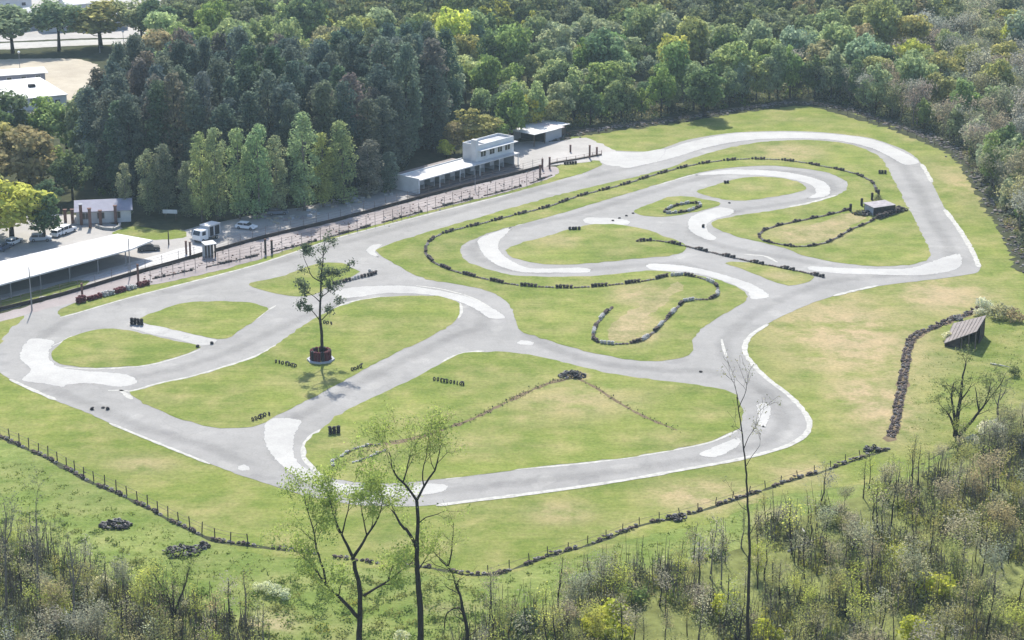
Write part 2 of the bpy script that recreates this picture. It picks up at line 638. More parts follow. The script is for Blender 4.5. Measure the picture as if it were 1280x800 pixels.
def fade_material(name, src_c0, src_c1, strength=1.0, nscale=0.9, soft=0.5):
    m = asphalt_material(name, src_c0, src_c1, False)
    n, l = m.node_tree.nodes, m.node_tree.links
    p = next(x for x in n if x.type == 'BSDF_PRINCIPLED')
    at = N(n, 'ShaderNodeAttribute')
    at.attribute_name = 'edge'
    f = noise(n, l, nscale, 6, 0.7)
    s = mathn(n, l, 'ADD', at.outputs['Fac'], mathn(n, l, 'MULTIPLY', mathn(n, l, 'SUBTRACT', f, 0.5), 1.3))
    mr = N(n, 'ShaderNodeMapRange', interpolation_type='SMOOTHSTEP')
    l.new(s, mr.inputs[0])
    mr.inputs[1].default_value = 0.5 - soft / 2
    mr.inputs[2].default_value = 0.5 + soft / 2
    mr.inputs[4].default_value = strength
    l.new(mr.outputs[0], p.inputs['Alpha'])
    return m


M_patch = fade_material('worn_pale_patch', (0.315, 0.309, 0.297), (0.395, 0.387, 0.37), 1.0, 0.8, 0.14)
M_rubbered = fade_material('rubbered_line', (0.12, 0.118, 0.116), (0.17, 0.167, 0.164), 0.15, 0.4, 0.9)


def feathered(name, px, z, mat, label, cat, group, w=0.9):
    base = catmull([G(x, y, 0) for x, y in px], True, 0.8)
    q = random.Random(int(px[0][0] * 3 + px[0][1]))
    n = len(base)
    area = sum(base[i].x * base[(i + 1) % n].y - base[(i + 1) % n].x * base[i].y for i in range(n))
    if area < 0:
        base.reverse()
    nr = []
    for i in range(n):
        d = (base[(i + 1) % n] - base[i - 1])
        d = d.normalized() if d.length > 1e-6 else Vector((1, 0, 0))
        nr.append(Vector((-d.y, d.x, 0)))
    outer = [p - v * (w * .35 + q.gauss(0, .05)) for p, v in zip(base, nr)]
    inner = [p + v * (w * .65) for p, v in zip(base, nr)]
    vs = [(p.x, p.y, z) for p in outer] + [(p.x, p.y, z) for p in inner]
    fs = [(i, (i + 1) % n, n + (i + 1) % n, n + i) for i in range(n)]
    tri = tessellate_polygon([[Vector((p.x, p.y, 0)) for p in inner]])
    for t in tri:
        p0_, p1_, p2_ = (inner[k] for k in t)
        cr = (p1_ - p0_).cross(p2_ - p0_).z
        fs.append(tuple(n + k for k in (t if cr > 0 else (t[0], t[2], t[1]))))
    me = bpy.data.meshes.new(name)
    me.from_pydata(vs, [], fs)
    at = me.attributes.new('edge', 'FLOAT', 'POINT')
    at.data.foreach_set('value', [0.0] * n + [1.0] * n)
    me.materials.append(mat)
    me.update()
    o = link(name, me)
    tag(o, label, cat, group, 'structure')
    return o


def faded_strip(name, px, wid, z, mat, label, cat, group):
    pts = catmull([G(x, y, 0) for x, y in px], False, 1.2)
    n = len(pts)
    vs, fs, ed = [], [], []
    for i, p in enumerate(pts):
        d = (pts[min(i + 1, n - 1)] - pts[max(i - 1, 0)]).normalized()
        nn = Vector((-d.y, d.x, 0))
        e = min(1, i / 6, (n - 1 - i) / 6)
        for k, v in ((-.5, 0), (-.12, e), (.12, e), (.5, 0)):
            r_ = p + nn * wid * k
            vs.append((r_.x, r_.y, z))
            ed.append(v * .8)
    for i in range(n - 1):
        for k in range(3):
            fs.append((4 * i + k, 4 * (i + 1) + k, 4 * (i + 1) + k + 1, 4 * i + k + 1)[::-1])
    me = bpy.data.meshes.new(name)
    me.from_pydata(vs, [], fs)
    me.attributes.new('edge', 'FLOAT', 'POINT').data.foreach_set('value', ed)
    me.materials.append(mat)
    me.update()
    tag(link(name, me), label, cat, group, 'structure')


Z_G, Z_F, Z_A, Z_P, Z_L, Z_I = -0.06, -0.03, 0.0, 0.008, 0.016, 0.03

mb = MB()
mb.poly([(-2500, -300, Z_G), (2500, -300, Z_G), (2500, 4000, Z_G), (-2500, 4000, Z_G)], M_soil)
tag(mb.build('ground'), 'dark leaf littered ground under the woods all around the circuit', 'ground', kind='structure')

sheet('grass_field', [(-140, 420), (0, 392), (90, 372), (240, 328), (420, 278), (560, 240), (700, 206), (720, 168), (780, 160), (860, 148), (940, 136),
                      (1000, 131), (1060, 140), (1110, 155), (1160, 174), (1195, 192), (1215, 215), (1240, 255), (1262, 300), (1290, 330),
                      (1400, 380), (1450, 520), (1280, 520), (1180, 565), (1110, 600), (960, 622), (900, 650), (800, 672), (700, 700), (600, 722), (520, 715),
                      (420, 705), (290, 685), (200, 640), (100, 590), (0, 548), (-140, 500)],
      Z_F, M_grass, 'mown green grass field around the whole kart circuit', 'grass field', True, 0.3)
sheet('meadow', [(-140, 480), (0, 543), (100, 586), (200, 636), (290, 681), (420, 701), (520, 711), (600, 718), (700, 696), (800, 668), (900, 646), (960, 618),
                 (1110, 596), (1200, 555), (1330, 500), (1420, 500), (1420, 900), (640, 960), (-140, 960)],
      Z_F - 0.012, M_meadow, 'rough unmown meadow between the tyre wall and the near thicket', 'meadow', True, 0.3)

# ---- asphalt circuit
OUT = [(97, 391), (162, 372), (232, 354), (320, 331), (370, 314), (420, 298), (500, 276), (570, 258), (640, 241), (702, 224), (735, 214), (752, 205), (745, 196), (755, 188),
       (785, 189), (815, 189), (835, 183), (855, 176), (885, 170), (915, 166), (960, 164), (1000, 164), (1035, 166), (1062, 169), (1085, 172), (1122, 184), (1140, 193), (1152, 205), (1165, 229),
       (1181, 260), (1200, 287), (1217, 317), (1225, 333), (1222, 340), (1205, 344), (1160, 350), (1115, 355), (1065, 364), (1042, 370), (1010, 381), (972, 398), (950, 410), (937, 421),
       (931, 437), (940, 453), (960, 473), (985, 491), (1005, 512), (1013, 528), (1009, 543), (987, 557), (960, 566), (915, 577), (865, 586), (815, 595), (787, 600),
       (715, 611), (640, 620), (590, 626), (545, 631), (500, 633), (440, 630), (380, 619), (345, 608), (320, 600), (295, 592), (250, 575), (200, 556), (150, 535),
       (137, 529), (107, 515), (70, 501), (40, 487), (12, 474), (-6, 460), (-10, 445), (-3, 430), (10, 414), (24, 402), (50, 398), (75, 396)]
sheet('race_track', OUT, Z_A, M_asphalt, 'pale grey winding asphalt kart track with hairpins', 'race track', True, 0.06)
sheet('escape_road', [(24, 403), (34, 391), (48, 384), (70, 376), (95, 369), (130, 360), (170, 349), (172, 353), (135, 364), (110, 373), (90, 380), (72, 389), (74, 397), (50, 400)],
      Z_A + 0.004, M_asphalt, 'grey asphalt escape road behind the red and white tyre barrier', 'road', True, 0.06)

ISL = {
    'teardrop': ([(64, 446), (66, 439), (75, 430), (87, 422), (100, 417), (130, 411), (155, 412), (187, 419), (210, 424), (237, 429), (252, 434), (243, 439), (225, 445), (187, 455), (150, 459), (100, 459), (75, 455)],
                 'teardrop grass island inside the western hairpin'),
    'b': ([(176, 398), (200, 388), (225, 380), (250, 377), (290, 377), (320, 380), (334, 387), (320, 399), (297, 415), (284, 423), (272, 424), (250, 420), (225, 414), (200, 408), (180, 404)],
          'small rounded grass island beside the pale path near the straight'),
    'c': ([(310, 355), (330, 350), (357, 344), (380, 335), (402, 329), (427, 329), (440, 334), (449, 340), (437, 347), (415, 356), (398, 366), (384, 370), (362, 370), (345, 367), (328, 363)],
          'small grass island behind the tall lone tree'),
    'd': ([(163, 490), (178, 486), (195, 481), (237, 472), (275, 461), (320, 446), (350, 427), (387, 402), (402, 393), (417, 386), (432, 380), (452, 375), (475, 372), (507, 370), (535, 370), (557, 372), (570, 377),
           (575, 387), (567, 403), (535, 422), (495, 441), (440, 471), (402, 491), (370, 507), (347, 519), (332, 528), (318, 533), (275, 535), (255, 532), (237, 527), (212, 519), (190, 509), (175, 501)],
          'long grass island with the lone tree in a tyre ring'),
    'e': ([(555, 452), (566, 446), (582, 441), (610, 440), (640, 441), (680, 447), (727, 459), (780, 470), (840, 477), (890, 484), (907, 487), (920, 494), (927, 507), (929, 520), (922, 535), (908, 543), (890, 551), (840, 562), (765, 574),
           (690, 582), (640, 588), (600, 593), (557, 598), (520, 602), (480, 604), (440, 602), (412, 596), (392, 583), (383, 570), (382, 558), (388, 547), (402, 536), (420, 521), (457, 501), (495, 484), (527, 468)],
          'large grass island with the tyre loop and dirt path in the middle of the circuit'),
    'f': ([(471, 313), (490, 304), (532, 291), (570, 280), (640, 260), (690, 246), (747, 232), (815, 216), (838, 209), (860, 200), (880, 193), (902, 187), (930, 181), (960, 177), (1010, 175), (1040, 177), (1060, 180), (1082, 187), (1097, 194), (1104, 201), (1115, 221), (1130, 250), (1145, 277),
           (1157, 302), (1162, 317), (1157, 326), (1135, 331), (1097, 333), (1060, 330), (1010, 321), (985, 312), (960, 305), (922, 296), (900, 288), (890, 282), (893, 276), (915, 271), (960, 264), (990, 259), (1025, 251), (1047, 244), (1058, 236),
           (1055, 225), (1030, 215), (997, 210), (960, 207), (910, 210), (870, 217), (827, 229), (780, 243), (710, 264), (660, 278), (625, 287), (597, 297), (580, 305), (575, 314), (579, 323), (592, 331), (615, 338), (640, 344), (677, 346), (740, 345), (775, 342),
           (802, 339), (827, 339), (865, 343), (902, 351), (927, 362), (935, 371), (922, 383), (897, 397), (872, 417), (865, 428), (865, 440), (856, 447), (827, 451), (790, 450), (745, 442), (690, 427),
           (652, 414), (645, 404), (642, 390), (630, 374), (607, 363), (570, 355), (532, 349), (505, 336), (480, 322)],
          'long curved grass infield inside the main straight and top curve'),
    'g': ([(632, 313), (645, 306), (685, 295), (715, 286), (737, 281), (765, 280), (802, 286), (830, 295), (850, 302), (858, 311), (842, 319), (790, 324), (740, 329), (690, 331), (655, 326), (638, 320)],
          'oval grass island inside the inner loop'),
    'h': ([(793, 264), (815, 254), (835, 247), (850, 245), (866, 246), (878, 249), (900, 253), (898, 257), (865, 266), (830, 271), (805, 270)],
          'small grass island holding the little tyre ring'),
    'i': ([(871, 239), (885, 234), (902, 229), (930, 222), (960, 221), (985, 224), (1003, 230), (1007, 236), (990, 242), (960, 247), (927, 251), (902, 249), (885, 245)],
          'leaf shaped grass island inside the upper hairpin'),
    'j': ([(907, 328), (935, 328), (960, 331), (1018, 346), (1005, 354), (985, 357), (965, 351), (935, 339)],
          'thin triangular grass island under the diagonal tyre wall'),
    'k': ([(690, 224), (715, 214), (735, 208), (752, 205), (738, 213), (712, 221)], 'narrow grass wedge beside the paddock entrance'),
}
for k, (p, lab) in ISL.items():
    sheet('grass_island', p, Z_I, M_grass, lab, 'grass island', True, 0.14, 'grass islands inside the kart circuit')

# ---- pale resurfaced patches
PATCH = [
    ([(25, 440), (30, 430), (38, 423), (69, 426), (66, 433), (62, 440), (62, 447), (75, 458), (105, 463), (135, 465), (163, 469), (172, 479), (150, 484), (118, 480), (85, 481), (80, 484), (55, 480), (27, 475), (37, 463), (24, 448)],
     'white patch on the outside of the western hairpin', 'p1'),
    ([(335, 524), (352, 522), (377, 525), (371, 540), (368, 556), (369, 570), (378, 581), (395, 592), (413, 600), (440, 606), (500, 608), (540, 604), (562, 607), (550, 616), (500, 620), (440, 619), (405, 611), (372, 598), (347, 578), (333, 560), (329, 542)],
     'long white patch sweeping round the southern bend', 'p2'),
    ([(418, 364), (440, 359), (475, 357), (507, 357), (545, 362), (590, 372), (615, 384), (632, 398), (612, 398), (598, 389), (575, 378), (545, 370), (510, 367), (480, 367), (450, 371), (425, 373)],
     'long white patch round the bend above the tree island', 'p3'),
    ([(597, 299), (612, 292), (640, 284), (633, 293), (625, 302), (625, 312), (633, 321), (648, 330), (665, 335), (735, 335), (738, 340), (690, 341), (650, 340), (622, 332), (605, 320), (598, 308)],
     'white patch round the tip of the inner loop', 'p4'),
    ([(732, 272), (785, 275), (785, 281), (732, 279)], 'small white patch at the crossing above the inner loop', 'p5'),
    ([(860, 275), (866, 269), (900, 259), (917, 262), (915, 268), (897, 273), (886, 279), (886, 289), (897, 298), (890, 301), (872, 295), (861, 287)],
     'hook shaped white patch at the inner chicane', 'p6'),
    ([(810, 330), (835, 330), (877, 336), (927, 350), (945, 357), (962, 371), (940, 374), (932, 364), (902, 351), (865, 341), (812, 337)],
     'curved white patch along the lower inner bend', 'p7'),
    ([(806, 191), (830, 187), (858, 178), (915, 167), (960, 165), (1035, 167), (1085, 173), (1122, 186), (1149, 204), (1132, 206), (1110, 195), (1085, 184), (1040, 175), (990, 173), (940, 175), (890, 183), (850, 195), (815, 204), (780, 210), (768, 202), (785, 192)],
     'broad white band round the top curve', 'p8'),
    ([(1010, 333), (1060, 335), (1135, 335), (1160, 328), (1198, 317), (1199, 335), (1155, 344), (1085, 343), (1050, 342), (1010, 337)],
     'white patch on the inside of the eastern corner', 'p9'),
    ([(868, 219), (910, 212), (960, 213), (1000, 218), (1030, 227), (1039, 238), (1032, 246), (1008, 248), (1018, 242), (1014, 232), (997, 226), (960, 220), (915, 218)],
     'white patch round the upper hairpin', 'p10'),
    ([(872, 568), (890, 559), (922, 547), (928, 552), (893, 572)], 'white wedge on the southern inner lane edge', 'p11'),
    ([(945, 505), (956, 503), (964, 508), (962, 525), (955, 536), (947, 530), (946, 515)], 'white upright patch in the southeastern corner', 'p12'),
    ([(755, 190), (800, 190), (830, 186), (815, 204), (770, 208), (752, 204)], 'white apron where the paddock road meets the circuit', 'p13'),
    ([(458, 312), (466, 306), (478, 305), (470, 314), (474, 322), (462, 318)], 'small white corner at the infield tip', 'p14'),
    ([(296, 583), (305, 580), (314, 588), (302, 589)], 'tiny white spot near the southern bend', 'p15'),
    ([(645, 429), (652, 425), (668, 428), (667, 431), (650, 431)], 'small white fleck on the middle lane', 'p16'),
]
for i, (p, lab, nm) in enumerate(PATCH):
    feathered('track_patch', p, Z_P + 0.0005 * i, M_patch, lab, 'track patch', 'white resurfaced patches on the track', .7 if nm in ('p14', 'p15', 'p16') else 1.0)
RUB = [([(120, 385), (240, 358), (420, 306), (560, 268), (700, 230), (800, 206), (880, 184), (960, 172), (1040, 174), (1105, 190), (1140, 225), (1165, 275), (1188, 312), (1180, 332), (1120, 343), (1040, 352), (985, 370), (935, 398), (905, 430), (918, 460), (955, 490), (978, 520), (965, 548), (900, 568), (780, 588), (640, 604), (520, 617), (430, 614), (375, 596), (346, 566), (352, 535), (390, 512), (470, 468), (560, 424), (600, 408), (606, 396), (585, 380), (530, 366), (470, 364), (410, 384), (350, 410), (270, 446), (180, 470), (100, 478), (50, 462), (38, 440), (60, 415), (120, 385)],
        'faint dark rubbered racing line round the circuit'),
       ([(40, 478), (110, 505), (190, 538), (270, 562), (330, 590)], 'faint dark rubber line on the southwestern edge'),
       ([(640, 400), (690, 435), (760, 455), (840, 463), (890, 464), (930, 480)], 'faint dark rubber line on the middle lane'),
       ([(900, 345), (850, 330), (760, 335), (660, 340), (610, 328), (590, 312), (625, 290), (720, 268), (820, 238), (900, 218), (970, 213), (1030, 224), (1040, 238), (1000, 252), (930, 262), (875, 275), (870, 293), (905, 308), (980, 322), (1060, 336)],
        'faint dark rubber line round the inner loop')]
for i, (p, lab) in enumerate(RUB):
    faded_strip('rubber_line', p, 4.2, Z_A + 0.0045 + .0006 * i, M_rubbered, lab, 'track marking', 'dark rubbered lines on the track')
sheet('path', [(168, 404), (182, 405), (205, 409), (237, 417), (272, 425), (266, 431), (247, 432), (225, 425), (195, 419), (165, 411)], Z_P + 0.012, M_pale,
      'pale concrete path between the two western grass islands', 'path', False, 0.05)

LINES = [
    ([(75, 397), (97, 391), (162, 372), (232, 354), (320, 331), (420, 298), (500, 277), (640, 242)], 0.5, 'thin cream edge line beside the pit fence'),
    ([(12, 474), (40, 487), (70, 500)], 0.7, 'thick white line outside the western hairpin'),
    ([(137, 529), (200, 555), (245, 573), (262, 580)], 0.55, 'white line along the southwestern edge'),
    ([(66, 432), (76, 428), (90, 420)], 0.5, 'short white line at the teardrop tip'),
    ([(75, 459), (110, 461), (150, 460), (187, 456), (225, 446), (250, 437)], 0.5, 'white line under the teardrop island'),
    ([(135, 488), (150, 488), (162, 489), (195, 480), (237, 471), (275, 460), (320, 445), (348, 430)], 0.6, 'white line above the lone tree island'),
    ([(150, 487), (165, 499)], 0.8, 'short white tick at the tree island tip'),
    ([(320, 399), (334, 388), (345, 382)], 0.5, 'short white line by the rounded island'),
    ([(415, 389), (432, 379), (475, 371)], 0.55, 'white line at the bend over the tree island'),
    ([(575, 379), (577, 388), (573, 398)], 0.5, 'short white line at the island corner'),
    ([(553, 453), (568, 445), (590, 440), (605, 439)], 0.8, 'white line at the top tip of the middle island'),
    ([(401, 537), (385, 550), (379, 565), (388, 582), (405, 596)], 0.9, 'thick white kerb line at the western tip of the middle island'),
    ([(557, 599), (640, 587), (690, 583), (765, 575), (840, 563), (890, 552), (922, 538)], 0.5, 'thin white line under the middle island'),
    ([(545, 632), (590, 626), (640, 620), (715, 610), (787, 599), (865, 585), (915, 576), (960, 565), (987, 556), (1007, 543), (1012, 529), (1004, 513), (985, 493), (960, 474), (940, 454), (931, 438), (937, 421), (960, 405)], 0.9,
     'long white edge line round the southeastern corner'),
    ([(902, 424), (904, 434), (908, 446)], 0.5, 'short curved white mark before the southeastern corner'),
    ([(1042, 370), (1065, 364), (1097, 357)], 0.8, 'short white line below the eastern corner'),
    ([(1152, 205), (1158, 215), (1165, 228)], 0.9, 'white line on the outside of the top curve exit'),
    ([(1181, 262), (1200, 288), (1217, 317), (1224, 334)], 1.0, 'white line down the outside of the eastern corner'),
    ([(640, 283), (675, 273), (708, 264)], 0.8, 'white line above the inner loop'),
    ([(820, 232), (850, 223), (872, 217)], 0.5, 'thin white line before the upper hairpin'),
    ([(985, 259), (1010, 254), (1045, 244)], 0.7, 'white line below the upper hairpin'),
    ([(930, 318), (955, 320), (972, 328)], 0.6, 'short white line beside the diagonal tyre wall'),
    ([(520, 357), (550, 361), (590, 372), (612, 384)], 0.4, 'thin white line outside the bend above the tree'),
]
for p, wd, lab in LINES:
    strip('edge_line', p, wd, Z_L, M_line, lab, 'track marking', 'white painted track lines')

# ---- paddock
sheet('paddock', [(-140, 424), (0, 388), (75, 370), (160, 345), (225, 327), (320, 300), (420, 276), (495, 256), (570, 236), (640, 219), (690, 207), (752, 200), (770, 191), (752, 180), (728, 172), (700, 176), (640, 178), (605, 192),
                  (520, 232), (480, 236), (420, 250), (380, 258), (300, 272), (240, 285), (200, 290), (165, 288), (120, 272), (60, 268), (-140, 290)],
      Z_A + 0.002, M_gravel, 'pale gravel paddock ground behind the pit fence', 'paddock', True, 0.25)
sheet('walkway', [(-140, 428), (0, 392), (75, 371), (160, 346), (225, 328), (320, 301), (420, 277), (495, 257), (570, 237), (640, 220), (690, 208), (700, 215), (640, 238), (570, 255), (500, 273),
                  (420, 295), (370, 309), (320, 325), (240, 346), (160, 362), (75, 382), (0, 402), (-140, 436)],
      Z_A + 0.008, M_walk, 'pinkish gravel walkway between the two pit fences', 'walkway', True, 0.15)
sheet('grass_verge', [(-60, 402), (0, 385), (60, 369), (100, 358), (112, 351), (98, 350), (60, 359), (0, 376), (-60, 392)], Z_A + 0.012, M_grass,
      'narrow green verge between the long canopy and the pit fence', 'grass verge', True, 0.2)
sheet('grass_verge', [(140, 292), (165, 283), (200, 287), (232, 288), (228, 297), (195, 300), (165, 297)], Z_A + 0.014, M_grass,
      'small sunlit lawn between the gatehouse and the truck', 'grass verge', True, 0.2)
sheet('grass_verge', [(-70, 470), (-60, 425), (0, 400), (30, 390), (28, 398), (12, 412), (-2, 430), (-14, 450)], Z_A + 0.005, M_grass,
      'green grass corner outside the western hairpin', 'grass verge', True, 0.2)
sheet('yard', [(-140, 150), (-140, 78), (0, 74), (95, 74), (118, 80), (125, 95), (110, 110), (92, 125), (60, 140), (0, 146)], Z_A, M_dirtroad,
      'tan dirt yard around the white roofed buildings', 'yard', True, 0.3)
sheet('road', [(-140, 66), (0, 62), (100, 57), (195, 54), (240, 50), (240, 44), (190, 48), (100, 50), (0, 54), (-140, 58)], Z_A + 0.004, M_pale,
      'pale street beyond the upper left trees', 'street', True, 0.2)
sheet('town_ground', [(-140, 56), (0, 52), (100, 48), (190, 45), (200, 0), (180, -60), (-140, -60)], Z_A - 0.01, M_gravel,
      'pale ground of the village beyond the street', 'ground', True, 0.2)
sheet('apron', [(-140, 402), (0, 369), (80, 350), (160, 329), (200, 318), (232, 309), (262, 306), (258, 314), (225, 323), (170, 337), (110, 352), (60, 364), (0, 379), (-140, 414)], Z_A + 0.010, M_apron,
      'bright pale concrete apron in front of the long canopy', 'apron', True, 0.1)
sheet('pit_lane_shade', [(506, 246), (530, 241), (560, 232), (600, 220), (640, 209), (654, 211), (640, 218), (600, 226), (560, 237), (520, 249)], Z_A + 0.010, M_pitshade,
      'dark ground and painted building shade in front of the pit stalls', 'pit lane', True, 0.1)  # added sheet: painted stall shade plus dark asphalt
# worn bare soil
strip('dirt_path', [(478, 556), (510, 550), (545, 540), (590, 524), (625, 507), (660, 490), (690, 478), (716, 472)], 0.9, Z_I + 0.006, M_ditch,
      'narrow brown dirt path climbing across the middle grass island', 'dirt path', wob=0.4)
strip('dirt_path', [(720, 472), (745, 485), (765, 498), (790, 513), (812, 524), (846, 538)], 0.55, Z_I + 0.006, M_ditch,
      'faint worn path running down from the tyre heap', 'dirt path', wob=0.4)
sheet('bare_patch', [(756, 420), (770, 402), (795, 385), (830, 362), (848, 352), (856, 356), (835, 374), (815, 392), (800, 408), (790, 425), (770, 428)], Z_I + 0.008,
      M_bank, 'dry tan ground inside the long infield tyre loop', 'bare patch', True, 0.5)
sheet('bare_patch', [(975, 302), (995, 291), (1025, 278), (1060, 266), (1082, 272), (1065, 281), (1040, 294), (1015, 303), (990, 305)], Z_I + 0.008, M_bank,
      'dry tan ground inside the tyre loop beside the hut', 'bare patch', True, 0.4)
strip('earth_bank', [(715, 170), (760, 163), (800, 158), (860, 150), (940, 137), (1000, 131), (1040, 137), (1075, 148), (1110, 158), (1150, 173), (1190, 190), (1212, 212), (1228, 240), (1246, 268), (1268, 305), (1282, 340)],
      3.2, 0.0, M_soil, 'dark bare soil strip along the foot of the woods', 'earth strip', wob=0.3)
sheet('scrub_ground', [(-140, 665), (0, 672), (60, 690), (110, 715), (200, 745), (300, 775), (330, 800), (330, 960), (-140, 960)], Z_F + 0.02, M_scrub,
      'bare litter under the lower left thicket', 'ground', True, 0.4)
sheet('scrub_ground', [(545, 815), (620, 780), (690, 755), (740, 728), (800, 712), (880, 700), (930, 680), (960, 655), (1020, 640), (1090, 612), (1150, 590), (1200, 562), (1280, 522), (1420, 470), (1420, 960), (545, 960)],
      Z_F + 0.02, M_scrub, 'bare litter under the lower right thicket', 'ground', True, 0.4)

strip('earth_bank', [(-40, 530), (0, 546), (40, 564), (75, 581), (110, 601), (150, 618), (190, 638), (230, 659), (275, 677), (330, 684), (375, 690)], 0.7, Z_F + .008, M_soil,
      'dark earth strip under the southwestern tyre wall', 'earth strip', wob=0.4)
strip('earth_bank', [(500, 707), (540, 710), (580, 718), (620, 718), (650, 708), (690, 694), (720, 686), (760, 673), (800, 657), (850, 646), (900, 631), (945, 616), (985, 602), (1030, 589), (1075, 573), (1112, 561)], 0.55, Z_F + .008, M_soil,
      'dark earth strip under the southern tyre wall', 'earth strip', wob=0.45)
strip('earth_bank', [(1110, 552), (1118, 536), (1122, 515), (1127, 490), (1131, 465), (1135, 440), (1140, 425), (1152, 416), (1172, 408), (1190, 400), (1212, 392), (1232, 383)], 1.5, Z_F + .008, M_ditch,
      'brown earth strip under the thick eastern wall', 'earth strip', wob=0.3)

# ------------------------------------------------------------------ tyre walls
PAL = {'black': M_rubber, 'faded': M_rubber_grey, 'white': M_rubber_white, 'red': M_rubber_red}
BUN = {}


def bundle(color, length, layers, deep, stand, var):
    key = (color, round(length, 1), layers, deep, stand, var)
    if key in BUN:
        return BUN[key]
    q = random.Random(str(key))
    mb = MB()
    n = max(1, int(round(length / 0.62)))
    for d in range(deep):
        for i in range(n):
            x = (i + 0.5) * length / n - length / 2
            y = (d - (deep - 1) / 2) * 0.6
            if stand:
                mb.tyre((x + q.gauss(0, .04), y + q.gauss(0, .06), 0.24 + q.gauss(0, .03)), (1, q.gauss(0, .25), q.gauss(0, .12)), .23, .095, PAL[color])
                if q.random() < 0.3:
                    mb.tyre((x + .3, y + q.gauss(0, .08), 0.52), (q.gauss(0, .3), q.gauss(0, .3), 1), .21, .09, PAL[color])
            else:
                for k in range(layers):
                    mat = PAL[color]
                    if color == 'faded' and q.random() < .45:
                        mat = M_rubber_brown
                    if color == 'white' and q.random() < .12:
                        mat = M_rubber_grey
                    if color == 'black' and q.random() < .4:
                        mat = M_rubber_brown
                    if k == layers - 1 and k > 0 and q.random() < .3:
                        continue
                    rg = 3.5 if var >= 10 else 1.6
                    if var >= 10:
                        mat = q.choice([M_rubber_brown, M_rubber_brown, M_rubber_brown, M_rubber_grey, M_rubber])
                        if q.random() < .22:
                            continue
                    mb.tyre((x + q.gauss(0, .03) * rg, y + q.gauss(0, .04) * rg + (y * .35 if var >= 10 else 0), 0.1 + .195 * k), (q.gauss(0, .04) * rg, q.gauss(0, .04) * rg, 1), .21 * q.uniform(.9, 1.15), .1, mat)
    BUN[key] = mb.mesh('tyre_bundle', True)
    return BUN[key]


def resample(px, step):
    pts = catmull([G(x, y, 0) for x, y in px], False, 0.4)
    acc = [0.0]
    for a, b in zip(pts, pts[1:]):
        acc.append(acc[-1] + (b - a).length)
    L = acc[-1]
    n = max(1, int(round(L / step)))
    out = []
    j = 0
    for i in range(n + 1):
        s = L * i / n
        while j < len(acc) - 2 and acc[j + 1] < s:
            j += 1
        t = (s - acc[j]) / max(1e-6, acc[j + 1] - acc[j])
        out.append(pts[j].lerp(pts[j + 1], min(1, t)))
    return out


NB = [0]


def tyre_wall(px, step, z, colors, where, group, layers=3, deep=1, stand=False, rough=0):
    pts = resample(px, step)
    cnt = {}
    for i, (a, b) in enumerate(zip(pts, pts[1:])):
        c = colors[i % len(colors)]
        if c is None:
            continue
        cnt[c] = cnt.get(c, 0) + 1
        L = (b - a).length
        o = link('tyre_bundle', bundle(c, step * 0.97, layers if rough or c != 'faded' or deep > 1 else max(1, layers - 2), deep, stand, (i % 4) + 10 if rough else i % 2), None, ((a.x + b.x) / 2, (a.y + b.y) / 2, z), math.atan2(b.y - a.y, b.x - a.x))
        o.scale = (L / step, 1, 1)
        word = {'black': 'black', 'faded': 'faded grey', 'white': 'white painted', 'red': 'dark red'}[c]
        tag(o, '%s %s tyre bundle %s' % (nth(cnt[c]), word, where), 'tyre bundle', group)
        NB[0] += 1


tyre_wall([(1096, 241), (1090, 228), (1067, 217), (1022, 207), (985, 201), (940, 199), (905, 201), (865, 207), (815, 220), (780, 231), (722, 246), (685, 259), (640, 270), (602, 280), (557, 291), (540, 299), (532, 309)],
          3.4, Z_I, ['black', 'faded'], 'from the hut along the wall inside the main straight', 'tyre wall inside the main straight')
tyre_wall([(532, 310), (533, 319), (545, 330), (570, 340), (615, 351), (640, 356), (677, 359), (715, 360), (760, 357), (815, 350), (835, 345)],
          3.3, Z_I, ['black', 'faded'], 'from the west end of the wall below the inner loop', 'tyre wall below the inner loop')
tyre_wall([(838, 345), (856, 344), (872, 347), (890, 353), (897, 360), (897, 368), (891, 374), (875, 375), (857, 376), (847, 385), (835, 397), (827, 406), (812, 420), (800, 427), (785, 430), (770, 431), (753, 430),
           (742, 426), (742, 417), (745, 408), (752, 397), (766, 384)],
          2.6, Z_I, ['white', 'black', 'faded'], 'from the north tip of the long infield tyre loop', 'long infield tyre loop')
tyre_wall([(795, 302), (820, 301), (852, 307), (885, 315), (915, 322), (950, 330), (987, 337), (1031, 347)], 3.2, Z_I, ['black', 'faded'],
          'from the west end of the diagonal wall at the chicane', 'diagonal tyre wall at the chicane')
tyre_wall([(1062, 262), (1035, 269), (997, 277), (970, 283), (952, 290), (949, 297), (956, 302), (970, 305), (997, 309), (1025, 306), (1042, 300), (1065, 287), (1085, 279), (1098, 271)], 2.4, Z_I,
          ['black', 'faded'], 'anticlockwise from the hut round its tyre loop', 'tyre loop beside the hut')
tyre_wall([(830, 266), (834, 262), (850, 256), (872, 254), (877, 257), (862, 264), (842, 267), (832, 267)], 2.4, Z_I, ['black', 'white'],
          'round the little ring on the small island', 'little tyre ring')
tyre_wall([(415, 356), (437, 351), (455, 346), (468, 344), (471, 341), (460, 340)], 2.2, Z_I, ['black', 'black', 'white'], 'from the tall tree along the barrier behind it',
          'tyre barrier behind the lone tree')
tyre_wall([(416, 583), (417, 575), (428, 570), (440, 563), (455, 558), (478, 556)], 1.9, Z_I, ['white', 'faded'], 'from the west tip along the loop on the middle island', 'tyre loop on the middle island', 2)
tyre_wall([(440, 579), (452, 576), (465, 570), (484, 563)], 1.9, Z_I, ['white', 'faded'], 'on the south side of the middle island loop', 'tyre loop on the middle island', 2)
